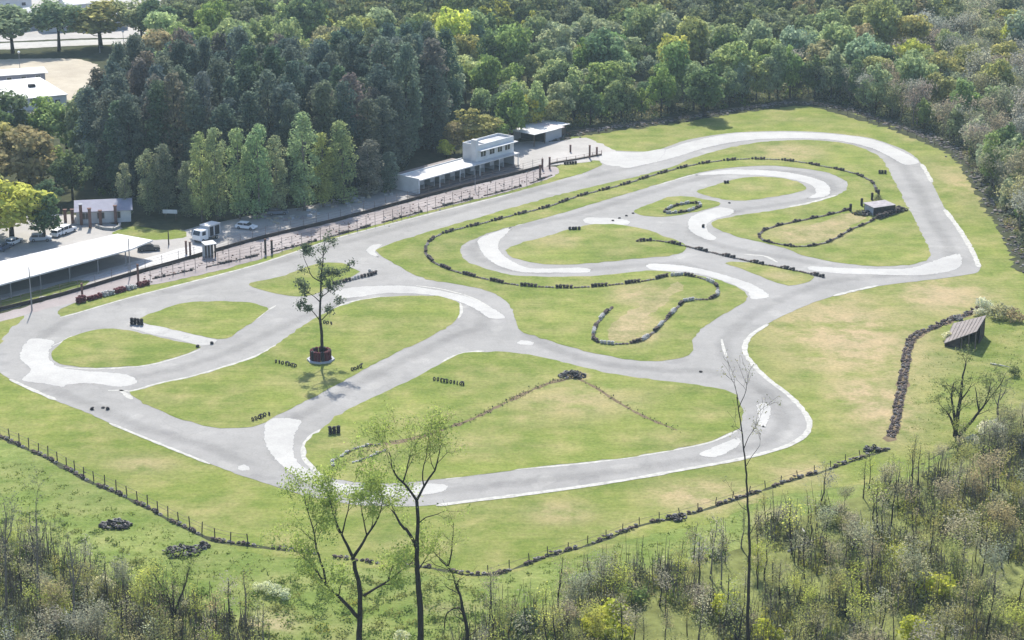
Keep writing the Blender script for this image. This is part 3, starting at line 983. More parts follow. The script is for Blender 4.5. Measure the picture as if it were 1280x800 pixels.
tyre_wall([(0, 545), (40, 563), (75, 580), (110, 600), (150, 617), (190, 637), (230, 658), (275, 676), (330, 682), (370, 688), (420, 696), (460, 702), (496, 706)], 2.2, Z_F, ['black', 'faded', 'black', None],
          'from the west along the southwestern tyre wall', 'southwestern tyre wall', 2, rough=1)
tyre_wall([(500, 706), (540, 709), (580, 717), (620, 717), (650, 707), (690, 693), (720, 685), (760, 672), (800, 656), (850, 645), (900, 630), (945, 615), (985, 601), (1030, 588), (1075, 572), (1112, 560)], 2.2, Z_F, ['faded', 'black', None, 'black', 'faded'],
          'from the tall twin trees along the southern wall', 'southern tyre wall', 2, rough=1)
tyre_wall([(1112, 546), (1118, 535), (1121, 515), (1126, 490), (1130, 465), (1134, 440), (1139, 424), (1152, 415), (1172, 407), (1190, 399), (1212, 391), (1232, 382)], 2.8, Z_F, ['faded', 'faded', 'faded', 'black'],
          'from the south end of the thick eastern wall', 'thick eastern tyre wall', 2, 2, rough=1)
tyre_wall([(190, 349), (240, 338), (320, 320), (365, 309), (420, 294), (500, 272), (560, 256), (640, 236), (672, 226), (690, 219)], 3.0, Z_A, ['black', 'faded', 'black', None, 'faded'],
          'from the west along the pit side of the straight', 'tyre bundles along the pit fence', 2)
for i, (x0, x1, c) in enumerate([(96, 107, 'red'), (109, 127, 'red'), (128, 142, 'white'), (143, 157, 'red'), (158, 170, 'white'), (172, 186, 'red')]):
    y0, y1 = 379 - (x0 - 96) * 0.265, 379 - (x1 - 96) * 0.265
    a, b = G(x0, y0), G(x1, y1)
    L = (b - a).length
    o = link('tyre_bundle', bundle(c, round(L, 1) - 0.1, 6 if i == 0 else 4, 2, False, i), None, ((a.x + b.x) / 2, (a.y + b.y) / 2, Z_A), math.atan2(b.y - a.y, b.x - a.x))
    tag(o, ['tall dark red tyre stack at the west end of the pit barrier', 'long dark red tyre block beside the tall red stack',
            'white painted tyre block between two dark red ones', 'middle dark red tyre block between two white ones',
            'eastern white tyre block beside the pit fence gate post', 'eastern dark red tyre block beside the pit fence'][i], 'tyre bundle', 'red and white pit barrier')

# single stacks and loose tyres


def stack(x, y, n, lab, z=Z_I, col='black', w=1, name='tyre_stack', grp=None):
    mb = MB()
    q = random.Random(int(x * 7 + y))
    for j in range(w):
        for k in range(n):
            mb.tyre(((j - (w - 1) / 2) * .62 + q.gauss(0, .03), q.gauss(0, .04), .1 + .195 * k), (q.gauss(0, .05), q.gauss(0, .05), 1), .21, .1, PAL[col])
    g = G(x, y)
    o = mb.build(name, None, (g.x, g.y, z), q.uniform(-.3, .3), True)
    tag(o, lab, 'tyre stack' if n > 1 else 'tyre', grp)


stack(171, 406, 6, 'big black tyre block on the tip between the two western islands', col='black', w=4)
stack(418, 542, 6, 'square black tyre stack on the western tip of the middle island', w=3)
stack(718, 287, 3, 'small black tyre pile on the inner loop island edge', w=4)
stack(908, 229, 3, 'small black tyre pile on the upper leaf shaped island', w=2)
stack(1103, 217, 4, 'black tyre stack on the infield edge near the top curve', w=3)
stack(713, 205, 3, 'black tyre pile by the paddock entrance grass wedge', w=5)
stack(247, 434, 2, 'small black tyre pair at the east tip of the teardrop island', Z_I)
stack(265, 430, 2, 'small black tyre pair at the end of the pale path', Z_P + .02)
stack(115, 512, 2, 'small upright tyre pair on the track edge, westernmost of three', Z_A)
stack(129, 510, 1, 'tiny single tyre in the middle of three on the track', Z_A)
stack(135, 512, 2, 'small tyre pair easternmost of three on the southwestern track', Z_A)
stack(879, 284, 3, 'small tyre stack at the white hook of the chicane', Z_P + .02)
stack(876, 465, 1, 'single tyre lying on the track before the southeastern corner', Z_A)
stack(912, 254, 1, 'single tyre on the crossing below the upper hairpin island', Z_A)
for i, (x, y) in enumerate([(766, 276), (774, 273), (783, 270), (791, 267)]):
    stack(x, y, 1, ['westernmost', 'second', 'third', 'easternmost'][i] + ' loose tyre in the row leading to the little ring', Z_P + .02, 'black', 1, 'tyre', 'loose tyres across the crossing')


def tyre_row(xa, ya, xb, yb, lab, z=Z_I, col='black'):
    a, b = G(xa, ya), G(xb, yb)
    L = (b - a).length
    o = link('tyre_row', bundle(col, round(L, 1), 1, 1, True, 3), None, ((a.x + b.x) / 2, (a.y + b.y) / 2, z), math.atan2(b.y - a.y, b.x - a.x))
    tag(o, lab, 'tyre row')


tyre_row(343, 453, 371, 459, 'short row of upright black tyres west of the lone tree')
tyre_row(439, 464, 452, 459, 'short black tyre row east of the lone tree by the lane')
tyre_row(314, 527, 338, 518, 'row of black tyres at the southern edge of the tree island')
tyre_row(541, 475, 582, 482, 'row of black tyres on the north of the middle island')
tyre_row(403, 404, 416, 406, 'black tyre row behind the lone tree trunk')


def heap(x, y, n, rad, lab, cat='tyre heap', mats=(M_rubber, M_rubber, M_rubber_grey), z=Z_F, hh=0.9):
    mb = MB()
    q = random.Random(int(x + y))
    for i in range(n):
        a, d = q.uniform(0, 6.28), rad * math.sqrt(q.random())
        zz = 0.18 + hh * (1 - d / rad) * q.random()
        mb.tyre((d * math.cos(a) * 1.5, d * math.sin(a), zz), (q.gauss(0, .5), q.gauss(0, .5), 1), q.uniform(.2, .34), .11, q.choice(mats))
    g = G(x, y)
    tag(mb.build('tyre_heap', None, (g.x, g.y, z), 0, True), lab, cat)


heap(145, 657, 46, 1.4, 'heap of dumped tyres in the meadow, the more westerly one')
heap(225, 691, 60, 1.6, 'larger black heap of dumped tyres in the meadow near the thicket')
heap(716, 470, 40, 1.5, 'dark tyre heap at the top of the brown dirt path', z=Z_I)
heap(1195, 399, 10, .8, 'few grey tyres spilled beside the eastern shed', mats=(M_rubber_grey,))
heap(252, 684, 12, .7, 'small tyre spill just east of the meadow heaps')
heap(845, 648, 18, .9, 'tyre pile leaning on the southern wall')
heap(1090, 563, 16, .8, 'tyre pile at the joint of the southern and eastern walls')

# tyre ring round the lone tree
base = G(401, 450)
ring = empty('tree_planter', (base.x, base.y, Z_I))
tag(ring, 'dark red tyre planter with pale rim round the lone tree trunk', 'planter')
mb = MB()
for i in range(15):
    a = i * 2 * math.pi / 15
    for k in range(9):
        mb.tyre((1.5 * math.cos(a), 1.5 * math.sin(a), .1 + .2 * k), (0, 0, 1), .21, .1, M_rubber_red if (i % 3) else M_rubber)
mb.build('tyre_ring', ring, smooth=True)
mb = MB()
for i in range(8):
    a0, a1 = i * math.pi / 4, (i + 1) * math.pi / 4
    p = [Vector((r * math.cos(a), r * math.sin(a), 0)) for r, a in ((1.9, a0), (2.3, a0), (2.3, a1), (1.9, a1))]
    mb.slab([q + Vector((0, 0, .25)) for q in p], .25, M_greyw)
mb.build('rim', ring)

# ------------------------------------------------------------------ fences


def fence(name, px, step, ph, pr, wires, matp, matw, lab, basewall=None, z=0.0, max_posts=100, tilt=0.02):
    pts = resample(px, step)
    o = empty(name, (pts[0].x, pts[0].y, z))
    tag(o, lab, 'fence')
    q = random.Random(int(px[0][0] + step * 10))
    post = MB()
    post.tube([(0, 0, 0), (0, 0, ph * .5), (0, 0, ph)], [pr, pr * .95, pr * .9], matp, 5)
    pm = post.mesh('post')
    for p in pts[:max_posts]:
        c = link('post', pm, o, (p.x - pts[0].x, p.y - pts[0].y, 0))
        c.rotation_euler = (q.gauss(0, tilt), q.gauss(0, tilt), q.uniform(0, 3))
        c.scale = (1, 1, q.uniform(.88, 1.1))
    if wires:
        mb = MB()
        for zz in wires:
            mb.tube([(p.x - pts[0].x, p.y - pts[0].y, zz) for p in pts], 0.022, matw, 4)
        mb.build('wire', o)
    if basewall:
        mb = MB()
        for a, b in zip(pts, pts[1:]):
            d = (b - a).normalized()
            nn = Vector((-d.y, d.x, 0)) * basewall[0] / 2
            a0, b0 = a - pts[0], b - pts[0]
            mb.slab([a0 + nn + Vector((0, 0, basewall[1])), a0 - nn + Vector((0, 0, basewall[1])), b0 - nn + Vector((0, 0, basewall[1])), b0 + nn + Vector((0, 0, basewall[1]))], basewall[1], basewall[2])
        mb.build('base_wall', o)
    return o


fence('wire_fence', [(-70, 408), (0, 388), (75, 370), (160, 345), (225, 327), (262, 316)], 4.0, 2.1, .05, (.9, 1.5, 2.0), M_wire, M_wire,
      'western wire fence with dark low wall behind the pit walkway', (.25, .6, M_darkwood), tilt=.01)
fence('wire_fence', [(270, 314), (320, 300), (420, 276), (495, 256), (570, 236), (640, 219), (678, 209)], 3.2, 2.2, .05, (.9, 1.5, 2.0), M_wire, M_wire,
      'eastern wire fence with dark low wall in front of the pit stalls', (.25, .6, M_darkwood), tilt=.01)
fence('wire_fence', [(188, 351), (240, 339), (320, 321), (365, 310), (420, 295), (500, 273), (560, 257), (640, 237), (676, 226)], 2.5, 2.5, .055, (.7, 1.3, 1.9, 2.4), M_wire, M_wire,
      'rusty wire fence along the very edge of the main straight', tilt=.015)
fence('wire_fence', [(686, 206), (700, 203), (720, 200), (740, 196), (752, 194)], 2.6, 1.1, .07, (.5, .95), M_brick, M_brick,
      'low brown rail fence beside the paddock entrance', (.2, .35, M_wood))
fence('wire_fence', [(0, 543), (40, 561), (75, 578), (110, 598), (150, 615), (190, 635), (230, 656), (275, 674), (310, 680)], 2.5, 1.5, .085, (.8, 1.3), M_darkwood, M_wire,
      'dark post fence behind the southwestern tyre wall', tilt=.05)
fence('wire_fence', [(610, 716), (650, 705), (690, 691), (720, 683), (760, 670), (800, 654), (850, 643), (900, 628), (945, 613), (985, 599), (1030, 586), (1075, 570)], 3.2, 1.0, .07, (.6,), M_darkwood, M_wire,
      'broken dark post fence along the southern tyre wall', tilt=.09)
fence('wire_fence', [(712, 170), (760, 164), (800, 158), (860, 150), (940, 138), (1000, 132), (1040, 138), (1075, 149), (1110, 159), (1150, 174), (1190, 191)], 4.0, 1.3, .07, (.7, 1.2), M_darkwood, M_wire,
      'dark post fence along the foot of the woods behind the top curve', tilt=.06)
for i, (x, y, h_) in enumerate([(103, 372, 2.6), (173, 353, 3.4), (233, 318, 2.6), (238, 320, 2.7), (332, 318, 3.0), (340, 317, 2.6), (678, 212, 2.4), (687, 211, 2.6), (675, 222, 2.8),
                                (713, 190, 1.6), (737, 198, 3.0), (746, 194, 1.8)]):
    mb = MB()
    mb.box(-.16, .16, -.16, .16, 0, h_, M_brick if i not in (4, 5) else M_darkwood)
    mb.box(-.2, .2, -.2, .2, h_, h_ + .1, M_brick)
    g = G(x, y)
    tag(mb.build('gate_post', None, (g.x, g.y, Z_A), R(30)),
        ['short dark post rising from the tall red tyre stack', 'tall dark post at the east end of the red and white barrier',
         'left brown gate post beside the small kiosk', 'right brown gate post beside the small kiosk', 'taller dark post on the straight fence near the lone tree',
         'shorter dark post on the straight fence near the lone tree', 'left brown post of the paddock gap near the control tower',
         'right brown post of the paddock gap near the control tower', 'brown post at the end of the straight fence', 'thin brown post on the paddock rail behind the entrance',
         'tall brown post at the paddock entrance', 'short brown post nearest the track at the paddock entrance'][i], 'post', 'brown posts along the paddock')

# ------------------------------------------------------------------ buildings


def frame_at(a, b):
    d = b - a
    return math.atan2(d.y, d.x), d.length


# pit stalls
p0, p1 = G(519, 241), G(643, 206)
rz, L = frame_at(p0, p1)
pit = empty('pit_building', (p0.x, p0.y, 0), rz)
tag(pit, 'long low white pit stall row with open dark bays and white roof', 'building')
DEP = 7.6
mb = MB()
mb.box(0, L, 4.8, 5.0, 0, 2.7, M_greyw)
mb.box(-.3, 0, -1.3, DEP, 0, 3.35, M_white)
mb.box(L - .2, L, 0, 4.8, 0, 2.7, M_greyw)
mb.build('wall', pit)
NBAY = 10
for i in range(1, NBAY):
    mb = MB()
    x = L * i / NBAY
    mb.box(x - .08, x + .08, 0.4, 4.79, 0, 2.69, M_greyw)
    mb.box(x - 1.4, x - .1, 0.4, 0.52, 1.2, 2.69, M_greyw)
    mb.build('partition', pit)
mb = MB()
mb.box(0, L + .2, -1.35, 4.6, 2.72, 2.95, M_roofw)
mb.box(0, L * .62, 4.61, DEP, 2.5, 2.7, M_roofg)
mb.box(0, L * .62, 4.605, 4.85, 2.96, 3.2, M_white)
mb.build('roof', pit)
for i in range(0, NBAY + 1, 2):
    mb = MB()
    x = min(L - .1, max(.1, L * i / NBAY))
    mb.box(x - .07, x + .07, -1.25, -1.1, 0, 2.715, M_white)
    mb.build('post', pit)
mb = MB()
mb.box(0, L, -1.6, 4.79, 0.0, 0.12, M_pitshade)  # floor darkened to carry the shade inside the bays
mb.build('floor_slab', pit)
# control tower on the right end, its own thing
tw = empty('control_tower', (p0.x, p0.y, 2.96), rz)
tag(tw, 'white upper control room with dark windows above the pit stalls', 'building')
xa = L - 12.2
mb = MB()
wz = (0.9, 2.2)
wins = [(xa + .9, xa + 2.6), (xa + 3.9, xa + 5.6), (xa + 6.7, xa + 8.2), (xa + 9.2, xa + 10.9)]
xs = [xa] + [v for w_ in wins for v in w_] + [L]
mb.box(xa, L, .2, .4, 0, wz[0], M_white)
mb.box(xa, L, .2, .4, wz[1], 3.7, M_white)
for i in range(0, len(xs), 2):
    mb.box(xs[i], xs[i + 1], .2, .4, wz[0] + .001, wz[1] - .001, M_white)
mb.box(xa, xa + .2, .401, 4.6, 0, 3.7, M_white)
mb.box(L - .2, L, .401, 4.6, 0, 3.7, M_white)
mb.box(xa, L, 4.601, 4.8, 0, 3.7, M_white)
mb.build('wall', tw)
for a, b in wins:
    mb = MB()
    mb.box(a - .06, b + .06, .14, .2, wz[0] - .08, wz[0], M_white)
    mb.box(a - .06, b + .06, .14, .2, wz[1], wz[1] + .08, M_white)
    mb.box((a + b) / 2 - .04, (a + b) / 2 + .04, .22, .27, wz[0], wz[1], M_white)
    fr = mb.build('window', tw)
    mb = MB()
    mb.box(a, b, .28, .33, wz[0], wz[1], M_glass)
    mb.build('pane', fr)
mb = MB()
mb.box(xa + .2, L - .2, .4, 4.6, 3.0, 3.2, M_greyw)
mb.box(xa + 3.2, xa + 7, 1.0, 3.4, 3.21, 3.5, M_roofw)
mb.build('roof', tw)
mb = MB()
mb.box(xa - .9, xa - .02, .1, 1.5, 0, 5.0, M_white)
mb.build('pillar', tw)
mb = MB()
mb.box(xa - .2, L + .3, -.9, .19, 2.45, 2.58, M_white)
mb.build('window_hood', tw)

# shed behind the tower
p0, p1 = G(668, 182), G(702, 172)
rz, L = frame_at(p0, p1)
sh = empty('shed', (p0.x, p0.y, 0), rz)
tag(sh, 'small pale shed with sloping white roof and dark open bay beside the woods', 'shed')
D = 7.5
mb = MB()
mb.box(L * .42, L, 0, .18, 0, 2.6, M_greyw)
mb.box(L - .18, L, .181, D, 0, 2.6, M_greyw)
mb.box(0, L, D, D + .18, 0, 2.6, M_greyw)
mb.box(L * .42, L * .42 + .15, .181, D, 0, 2.6, M_dark)
mb.build('wall', sh)
mb = MB()
mb.slab([(-1.2, -.9, 2.95), (L * .72, -.9, 2.72), (L * .72, D + .6, 2.95), (-1.2, D + .6, 3.15)], .12, M_roofw)
mb.slab([(L * .722, -.7, 2.72), (L + .3, -.7, 2.66), (L + .3, D + .6, 2.9), (L * .722, D + .6, 2.94)], .12, M_roofp)
mb.build('roof', sh)
mb = MB()
for x, y in ((-.9, -.6), (-.9, D), (L * .3, -.6)):
    mb.box(x - .08, x + .08, y - .08, y + .08, 0, 2.65, M_wood)
mb.build('post', sh)
g = empty('lean_to', (p0.x, p0.y, 0), rz)
tag(g, 'dark sided lean-to with white roof on the right of the pale shed', 'shed')
mb = MB()
mb.box(L + .5, L + 3.4, 1.2, 1.35, 0, 2.5, M_wood)
mb.box(L + 3.25, L + 3.4, 1.351, D, 0, 2.5, M_wood)
mb.build('wall', g)
mb = MB()
mb.slab([(L + .32, .4, 2.75), (L + 4.0, .4, 2.62), (L + 4.0, D + .4, 2.8), (L + .32, D + .4, 2.95)], .1, M_roofw)
mb.build('roof', g)

# long canopy on the left
can = empty('canopy', (*G(163, 331).xy, 0))
tag(can, 'long white flat roofed canopy casting deep shade in the paddock', 'canopy')
o0 = Vector(can.location)
ZR = 3.3
cor = [G(-150, 396.5, ZR), G(163, 311.5, ZR), G(191, 300, ZR), G(147, 292, ZR), G(-150, 361.5, ZR)]
mb = MB()
top = [c - o0 for c in cor]
bot = [c - Vector((0, 0, .28)) for c in top]
mb.poly(top, M_roofw)
mb.poly(bot[::-1], M_greyw)
for i in range(5):
    j = (i + 1) % 5
    mb.poly([top[i], bot[i], bot[j], top[j]], M_roofw)
mb.build('roof', can)
fr, bk = cor[1] - cor[0], cor[3] - cor[4]
for i in range(9):
    t = i / 8 * .97 + .01
    for line, q in ((0, cor[0].lerp(cor[1], t)), (1, cor[4].lerp(cor[3], t))):
        q2 = q.lerp(cor[4].lerp(cor[3], t) if line == 0 else cor[0].lerp(cor[1], t), .06)
        mb = MB()
        p = Vector((q2.x, q2.y, 0)) - o0
        mb.box(p.x - .1, p.x + .1, p.y - .1, p.y + .1, 0, ZR - .285, M_steel)
        mb.build('post', can)
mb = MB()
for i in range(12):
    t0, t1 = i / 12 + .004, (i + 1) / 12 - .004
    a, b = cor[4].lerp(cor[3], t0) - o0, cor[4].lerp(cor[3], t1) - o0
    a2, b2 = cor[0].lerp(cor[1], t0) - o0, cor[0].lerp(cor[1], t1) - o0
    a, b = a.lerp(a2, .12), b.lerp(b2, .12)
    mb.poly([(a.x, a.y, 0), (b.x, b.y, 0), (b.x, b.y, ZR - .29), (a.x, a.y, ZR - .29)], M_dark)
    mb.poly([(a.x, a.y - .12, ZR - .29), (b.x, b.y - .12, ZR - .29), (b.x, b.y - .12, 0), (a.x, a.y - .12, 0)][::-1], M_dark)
mb.build('back_wall', can)  # near-black wall holds the canopy's shade in its colour, full height against the sun

# gatehouse with brick pillars
p0, p1 = G(96, 280), G(164, 277)
rz, L = frame_at(p0, p1)
gh = empty('gatehouse', (p0.x, p0.y, 0), rz)
tag(gh, 'low gatehouse with lavender grey pitched roof behind brick pillars', 'building')
D = 7
mb = MB()
dx = [(1.2, 2.4), (4.2, 5.6), (7.6, 8.8)]
mb.box(0, L, 0, .2, 2.2, 2.7, M_white)
mb.box(0, L, 0, .2, 0, .9, M_white)
xs = [0] + [v for d_ in dx for v in d_] + [L]
for i in range(0, len(xs), 2):
    mb.box(xs[i], xs[i + 1], 0, .2, .901, 2.199, M_white)
mb.box(0, .2, .201, D, 0, 2.7, M_white)
mb.box(L - .2, L, .201, D, 0, 2.7, M_white)
mb.box(0, L, D, D + .2, 0, 2.7, M_white)
mb.add([(0, .1, 2.7), (0, D + .1, 2.7), (0, D / 2 + .1, 3.9)], [(0, 2, 1)], M_white)
mb.add([(L, .1, 2.7), (L, D + .1, 2.7), (L, D / 2 + .1, 3.9)], [(0, 1, 2)], M_white)
mb.build('wall', gh)
for a, b in dx:
    mb = MB()
    mb.box(a - .05, b + .05, -.05, -.002, .82, .9, M_white)
    mb.box((a + b) / 2 - .03, (a + b) / 2 + .03, .02, .06, .9, 2.2, M_white)
    fw = mb.build('window', gh)
    mb = MB()
    mb.box(a, b, .07, .12, .9, 2.2, M_glass)
    mb.build('pane', fw)
mb = MB()
mb.slab([(-.4, -.6, 2.62), (L + .4, -.6, 2.62), (L + .4, D / 2 + .1, 4.05), (-.4, D / 2 + .1, 4.05)], .12, M_lav)
mb.slab([(-.4, D / 2 + .102, 4.05), (L + .4, D / 2 + .102, 4.05), (L + .4, D + .8, 2.62), (-.4, D + .8, 2.62)], .12, M_lav)
mb.build('roof', gh)
for i, (x, y, h_) in enumerate([(82, 278, 2.6), (91, 279, 2.8), (102, 281, 4.2), (113, 285, 4.0), (126, 281, 2.9), (145, 279, 3.6)]):
    mb = MB()
    mb.box(-.3, .3, -.3, .3, 0, h_, M_brick)
    mb.box(-.4, .4, -.4, .4, h_, h_ + .15, M_brick if i != 2 else M_greyw)
    g = G(x, y)
    tag(mb.build('brick_pillar', None, (g.x, g.y, Z_A), rz),
        ['westernmost short brick pillar of the entrance gate', 'second short brick pillar from the west at the entrance gate', 'tall pale capped pillar in the entrance gate row',
         'tallest brown brick pillar standing forward in the gate row', 'brown brick pillar just right of the forward one', 'easternmost brick pillar before the gatehouse'][i],
        'pillar', 'brick pillars of the entrance gate')
# low kerb wall in front of the gatehouse
g0 = G(120, 287)
pts = [G(x, y) for x, y in ((120, 284), (130, 287), (142, 288), (149, 285), (150, 281))]
mb = MB()
for a, b in zip(pts, pts[1:]):
    d = (b - a).normalized()
    nn = Vector((-d.y, d.x, 0)) * .22
    z1 = Vector((0, 0, .55))
    a, b = a - g0, b - g0
    mb.slab([a + nn + z1, a - nn + z1, b - nn + z1, b + nn + z1], .55, M_pale)
tag(mb.build('low_wall', None, g0), 'low curved pale wall round the lawn corner at the gatehouse', 'wall')

# sign board under the trees
g = G(213, 276)
sg = empty('sign_board', (g.x, g.y, 0), R(-6))
tag(sg, 'white blank sign board on two posts in front of the dark trees', 'sign')
mb = MB()
mb.box(-1.5, 1.5, -.05, .05, 1.55, 2.35, M_white)
mb.build('board', sg)
for x in (-1.1, 1.1):
    mb = MB()
    mb.box(x - .06, x + .06, .055, .17, 0, 2.3, M_wood)
    mb.build('post', sg)

# kiosk by the gap in the fence
g = G(262, 321)
kk = empty('kiosk', (g.x, g.y, 0), R(30))
tag(kk, 'tiny white roofed shelter with dark uprights by the fence gap', 'kiosk')
mb = MB()
mb.slab([(-1.2, -1, 2.75), (1.2, -1, 2.75), (1.2, 1, 2.95), (-1.2, 1, 2.95)], .14, M_roofw)
mb.build('roof', kk)
for x in (-.95, -.32, .32, .95):
    mb = MB()
    mb.box(x - .13, x + .13, -.75, -.5, 0, 2.63, M_darkwood)
    mb.build('post', kk)
mb = MB()
mb.box(-1.1, 1.1, .7, .82, 0, 2.75, M_white)
mb.build('back_wall', kk)

# hut at the eastern loop
p0, p1 = G(1091, 270), G(1119, 266)
rz, L = frame_at(p0, p1)
ht = empty('hut', (p0.x, p0.y, Z_I), rz)
tag(ht, 'small dark marshal hut with pale flat roof on the eastern infield', 'hut')
mb = MB()
mb.box(.2, L, 0, .15, 0, 1.7, M_darkwood)
mb.box(.2, .35, .151, 3.2, 0, 1.7, M_greyw)
mb.box(L - .15, L, .151, 3.2, 0, 1.7, M_darkwood)
mb.box(.2, L, 3.2, 3.35, 0, 1.7, M_darkwood)
mb.build('wall', ht)
mb = MB()
mb.slab([(-.1, -.35, 1.82), (L - .2, -.35, 1.82), (L - .2, 3.5, 1.98), (-.1, 3.5, 1.98)], .11, M_hutroof)
mb.build('roof', ht)
for i, (x0, x1) in enumerate(((.9, 2.0), (2.9, 4.0))):
    mb = MB()
    mb.box(x0, x1, -.03, -.002, .9, 1.6, M_glass)
    mb.build('window', ht)
g1, g2 = G(1097, 274), G(1126, 264)
for i in range(4):
    a, b = g1.lerp(g2, i / 4), g1.lerp(g2, (i + 1) / 4)
    d = (b - a).length
    o = link('tyre_bundle', bundle('black', round(d, 1) - .1, 5, 2, False, i % 2), None, ((a.x + b.x) / 2, (a.y + b.y) / 2, Z_I), math.atan2(b.y - a.y, b.x - a.x))
    tag(o, nth(i + 1) + ' high black tyre bundle from the west leaning along the hut front', 'tyre bundle', 'high tyre wall in front of the hut')
for i, (x, y) in enumerate([(1063, 264), (1077, 257), (1090, 250), (1098, 246)]):
    mb = MB()
    for k in range(8):
        mb.tyre((0, 0, .1 + .195 * k), (0, 0, 1), .2, .1, M_rubber)
    g = G(x, y)
    tag(mb.build('tyre_stack', None, (g.x, g.y, Z_I), 0, True), nth(i + 1) + ' slim tall tyre column from the west beside the hut', 'tyre stack', 'slim tyre columns beside the hut')
heap(1080, 268, 46, 1.5, 'dark jumble of tyres and bushes left of the hut', z=Z_I)
heap(1122, 263, 40, 1.4, 'dark tyre jumble at the right end of the hut', z=Z_I)

# lean-to shed on the right
p0, p1 = G(1178, 433), G(1216, 442)
es = empty('open_shed', (*G(1200, 436).xy, Z_F))
tag(es, 'weathered open shed with sloping grey roof and black interior in the eastern meadow', 'shed')
o0 = Vector(es.location)
hF, hB = 2.6, 3.0
A, B = G(1180, 429, .55), G(1221, 414, 3.5)
C_, D_ = G(1233, 394, 3.5), G(1192, 404, .65)
mb = MB()
cs = [c - o0 for c in (A, B, C_, D_)]
mb.slab(cs, .12, M_roofg)
for i in range(9):
    a, b = cs[0].lerp(cs[1], i / 8), cs[3].lerp(cs[2], i / 8)
    mb.tube([a + Vector((0, 0, .03)), b + Vector((0, 0, .03))], .05, M_roofg, 4)
mb.build('roof', es)
mb = MB()


def wallseg(a, b, inset=.0):
    a0, b0 = Vector((a.x, a.y, -.02)), Vector((b.x, b.y, -.02))
    d = (b0 - a0).normalized()
    nn = Vector((-d.y, d.x, 0)) * .06
    a1, b1 = a - Vector((0, 0, .14)), b - Vector((0, 0, .14))
    mb.add([a0 + nn, b0 + nn, b1 + nn, a1 + nn, a0 - nn, b0 - nn, b1 - nn, a1 - nn],
           [(0, 1, 2, 3), (7, 6, 5, 4), (0, 3, 7, 4), (1, 5, 6, 2), (3, 2, 6, 7), (0, 4, 5, 1)], M_darkwood)


cc = [c.lerp(sum(cs, Vector()) / 4, .05) for c in cs]
wallseg(cc[2], cc[3])
wallseg(cc[3], cc[0])
wallseg(cc[1].lerp(cc[2], .45), cc[2])
wallseg(cc[0], cc[0].lerp(cc[1], .5))
mb.build('wall', es)
for t in (.55, .78, 1.0):
    q = cc[0].lerp(cc[1], t)
    mb = MB()
    mb.box(q.x - .09, q.x + .09, q.y - .09, q.y + .09, -.02, q.z - .13, M_wood)
    mb.build('post', es)

# upper left: white roofed buildings and village houses


def house(x0, y0, x1, y1, depth, hw, roofm, wallm, lab, pitched=0.0, over=.4, name='house', nwin=3):
    p0, p1 = G(x0, y0), G(x1, y1)
    rz, L = frame_at(p0, p1)
    h = empty(name, (p0.x, p0.y, Z_A), rz)
    tag(h, lab, 'building')
    mb = MB()
    mb.box(0, L, 0, .2, 0, hw, wallm)
    mb.box(0, L, depth - .2, depth, 0, hw, wallm)
    mb.box(0, .2, .201, depth - .201, 0, hw, wallm)
    mb.box(L - .2, L, .201, depth - .201, 0, hw, wallm)
    if pitched:
        mb.add([(0, 0, hw), (0, depth, hw), (0, depth / 2, hw + pitched)], [(0, 2, 1)], wallm)
        mb.add([(L, 0, hw), (L, depth, hw), (L, depth / 2, hw + pitched)], [(0, 1, 2)], wallm)
    mb.build('wall', h)
    mb = MB()
    if pitched:
        mb.slab([(-over, -over, hw + .02), (L + over, -over, hw + .02), (L + over, depth / 2, hw + pitched + .15), (-over, depth / 2, hw + pitched + .15)], .12, roofm)
        mb.slab([(-over, depth / 2 + .002, hw + pitched + .15), (L + over, depth / 2 + .002, hw + pitched + .15), (L + over, depth + over, hw + .02), (-over, depth + over, hw + .02)], .12, roofm)
    else:
        mb.slab([(-over, -over, hw + .16), (L + over, -over, hw + .16), (L + over, depth + over, hw + .3), (-over, depth + over, hw + .3)], .15, roofm)
    rf = mb.build('roof', h)
    for i in range(nwin):
        xc = L * (i + .5) / nwin
        mb = MB()
        mb.box(xc - .75, xc + .75, -.05, -.003, .9, 2.1, M_white)
        fw = mb.build('window', h)
        mb = MB()
        mb.box(xc - .62, xc + .62, -.08, -.052, 1.0, 2.0, M_glass)
        mb.build('pane', fw)
    return h, L, rf


house(-70, 112, 57, 103, 6.5, 2.6, M_roofw, M_lav, 'long flat white roofed building with dark wall on the tan yard', 0, .8, 'flat_building', 7)
h, L, rf = house(-60, 148, 84, 133, 24, 3.0, M_roofw, M_white, 'wide building with huge bright white roof behind the left trees', 0, .3, 'warehouse', 6)
mb = MB()
mb.box(L - 6, L - 4.4, 12, 13.6, 3.05, 3.9, M_dark)
mb.build('roof_hatch', rf)
house(-60, 44, 6, 40, 9, 3.2, M_roofp, M_white, 'pinkish roofed village house at the far upper left', 1.8)
house(22, 40, 48, 36, 9, 3.4, M_roofw, M_white, 'white village house with bright pitched roof between two street trees', 2.6)
house(56, 41, 98, 38, 8, 3.0, M_roofg, M_white, 'pale grey roofed village house behind the thin street tree', 1.5)
house(112, 40, 160, 36, 8, 3.0, M_roofw, M_greyw, 'white roofed village house behind the yellowish street tree', 1.6)
house(84, 20, 130, 16, 8, 3.4, M_roofw, M_white, 'farther white roofed village house at the top edge of the picture', 1.6)
house(-20, 14, 40, 10, 9, 3.4, M_lav, M_white, 'farther village house with bluish roof at the top left', 1.6)

# ------------------------------------------------------------------ poles


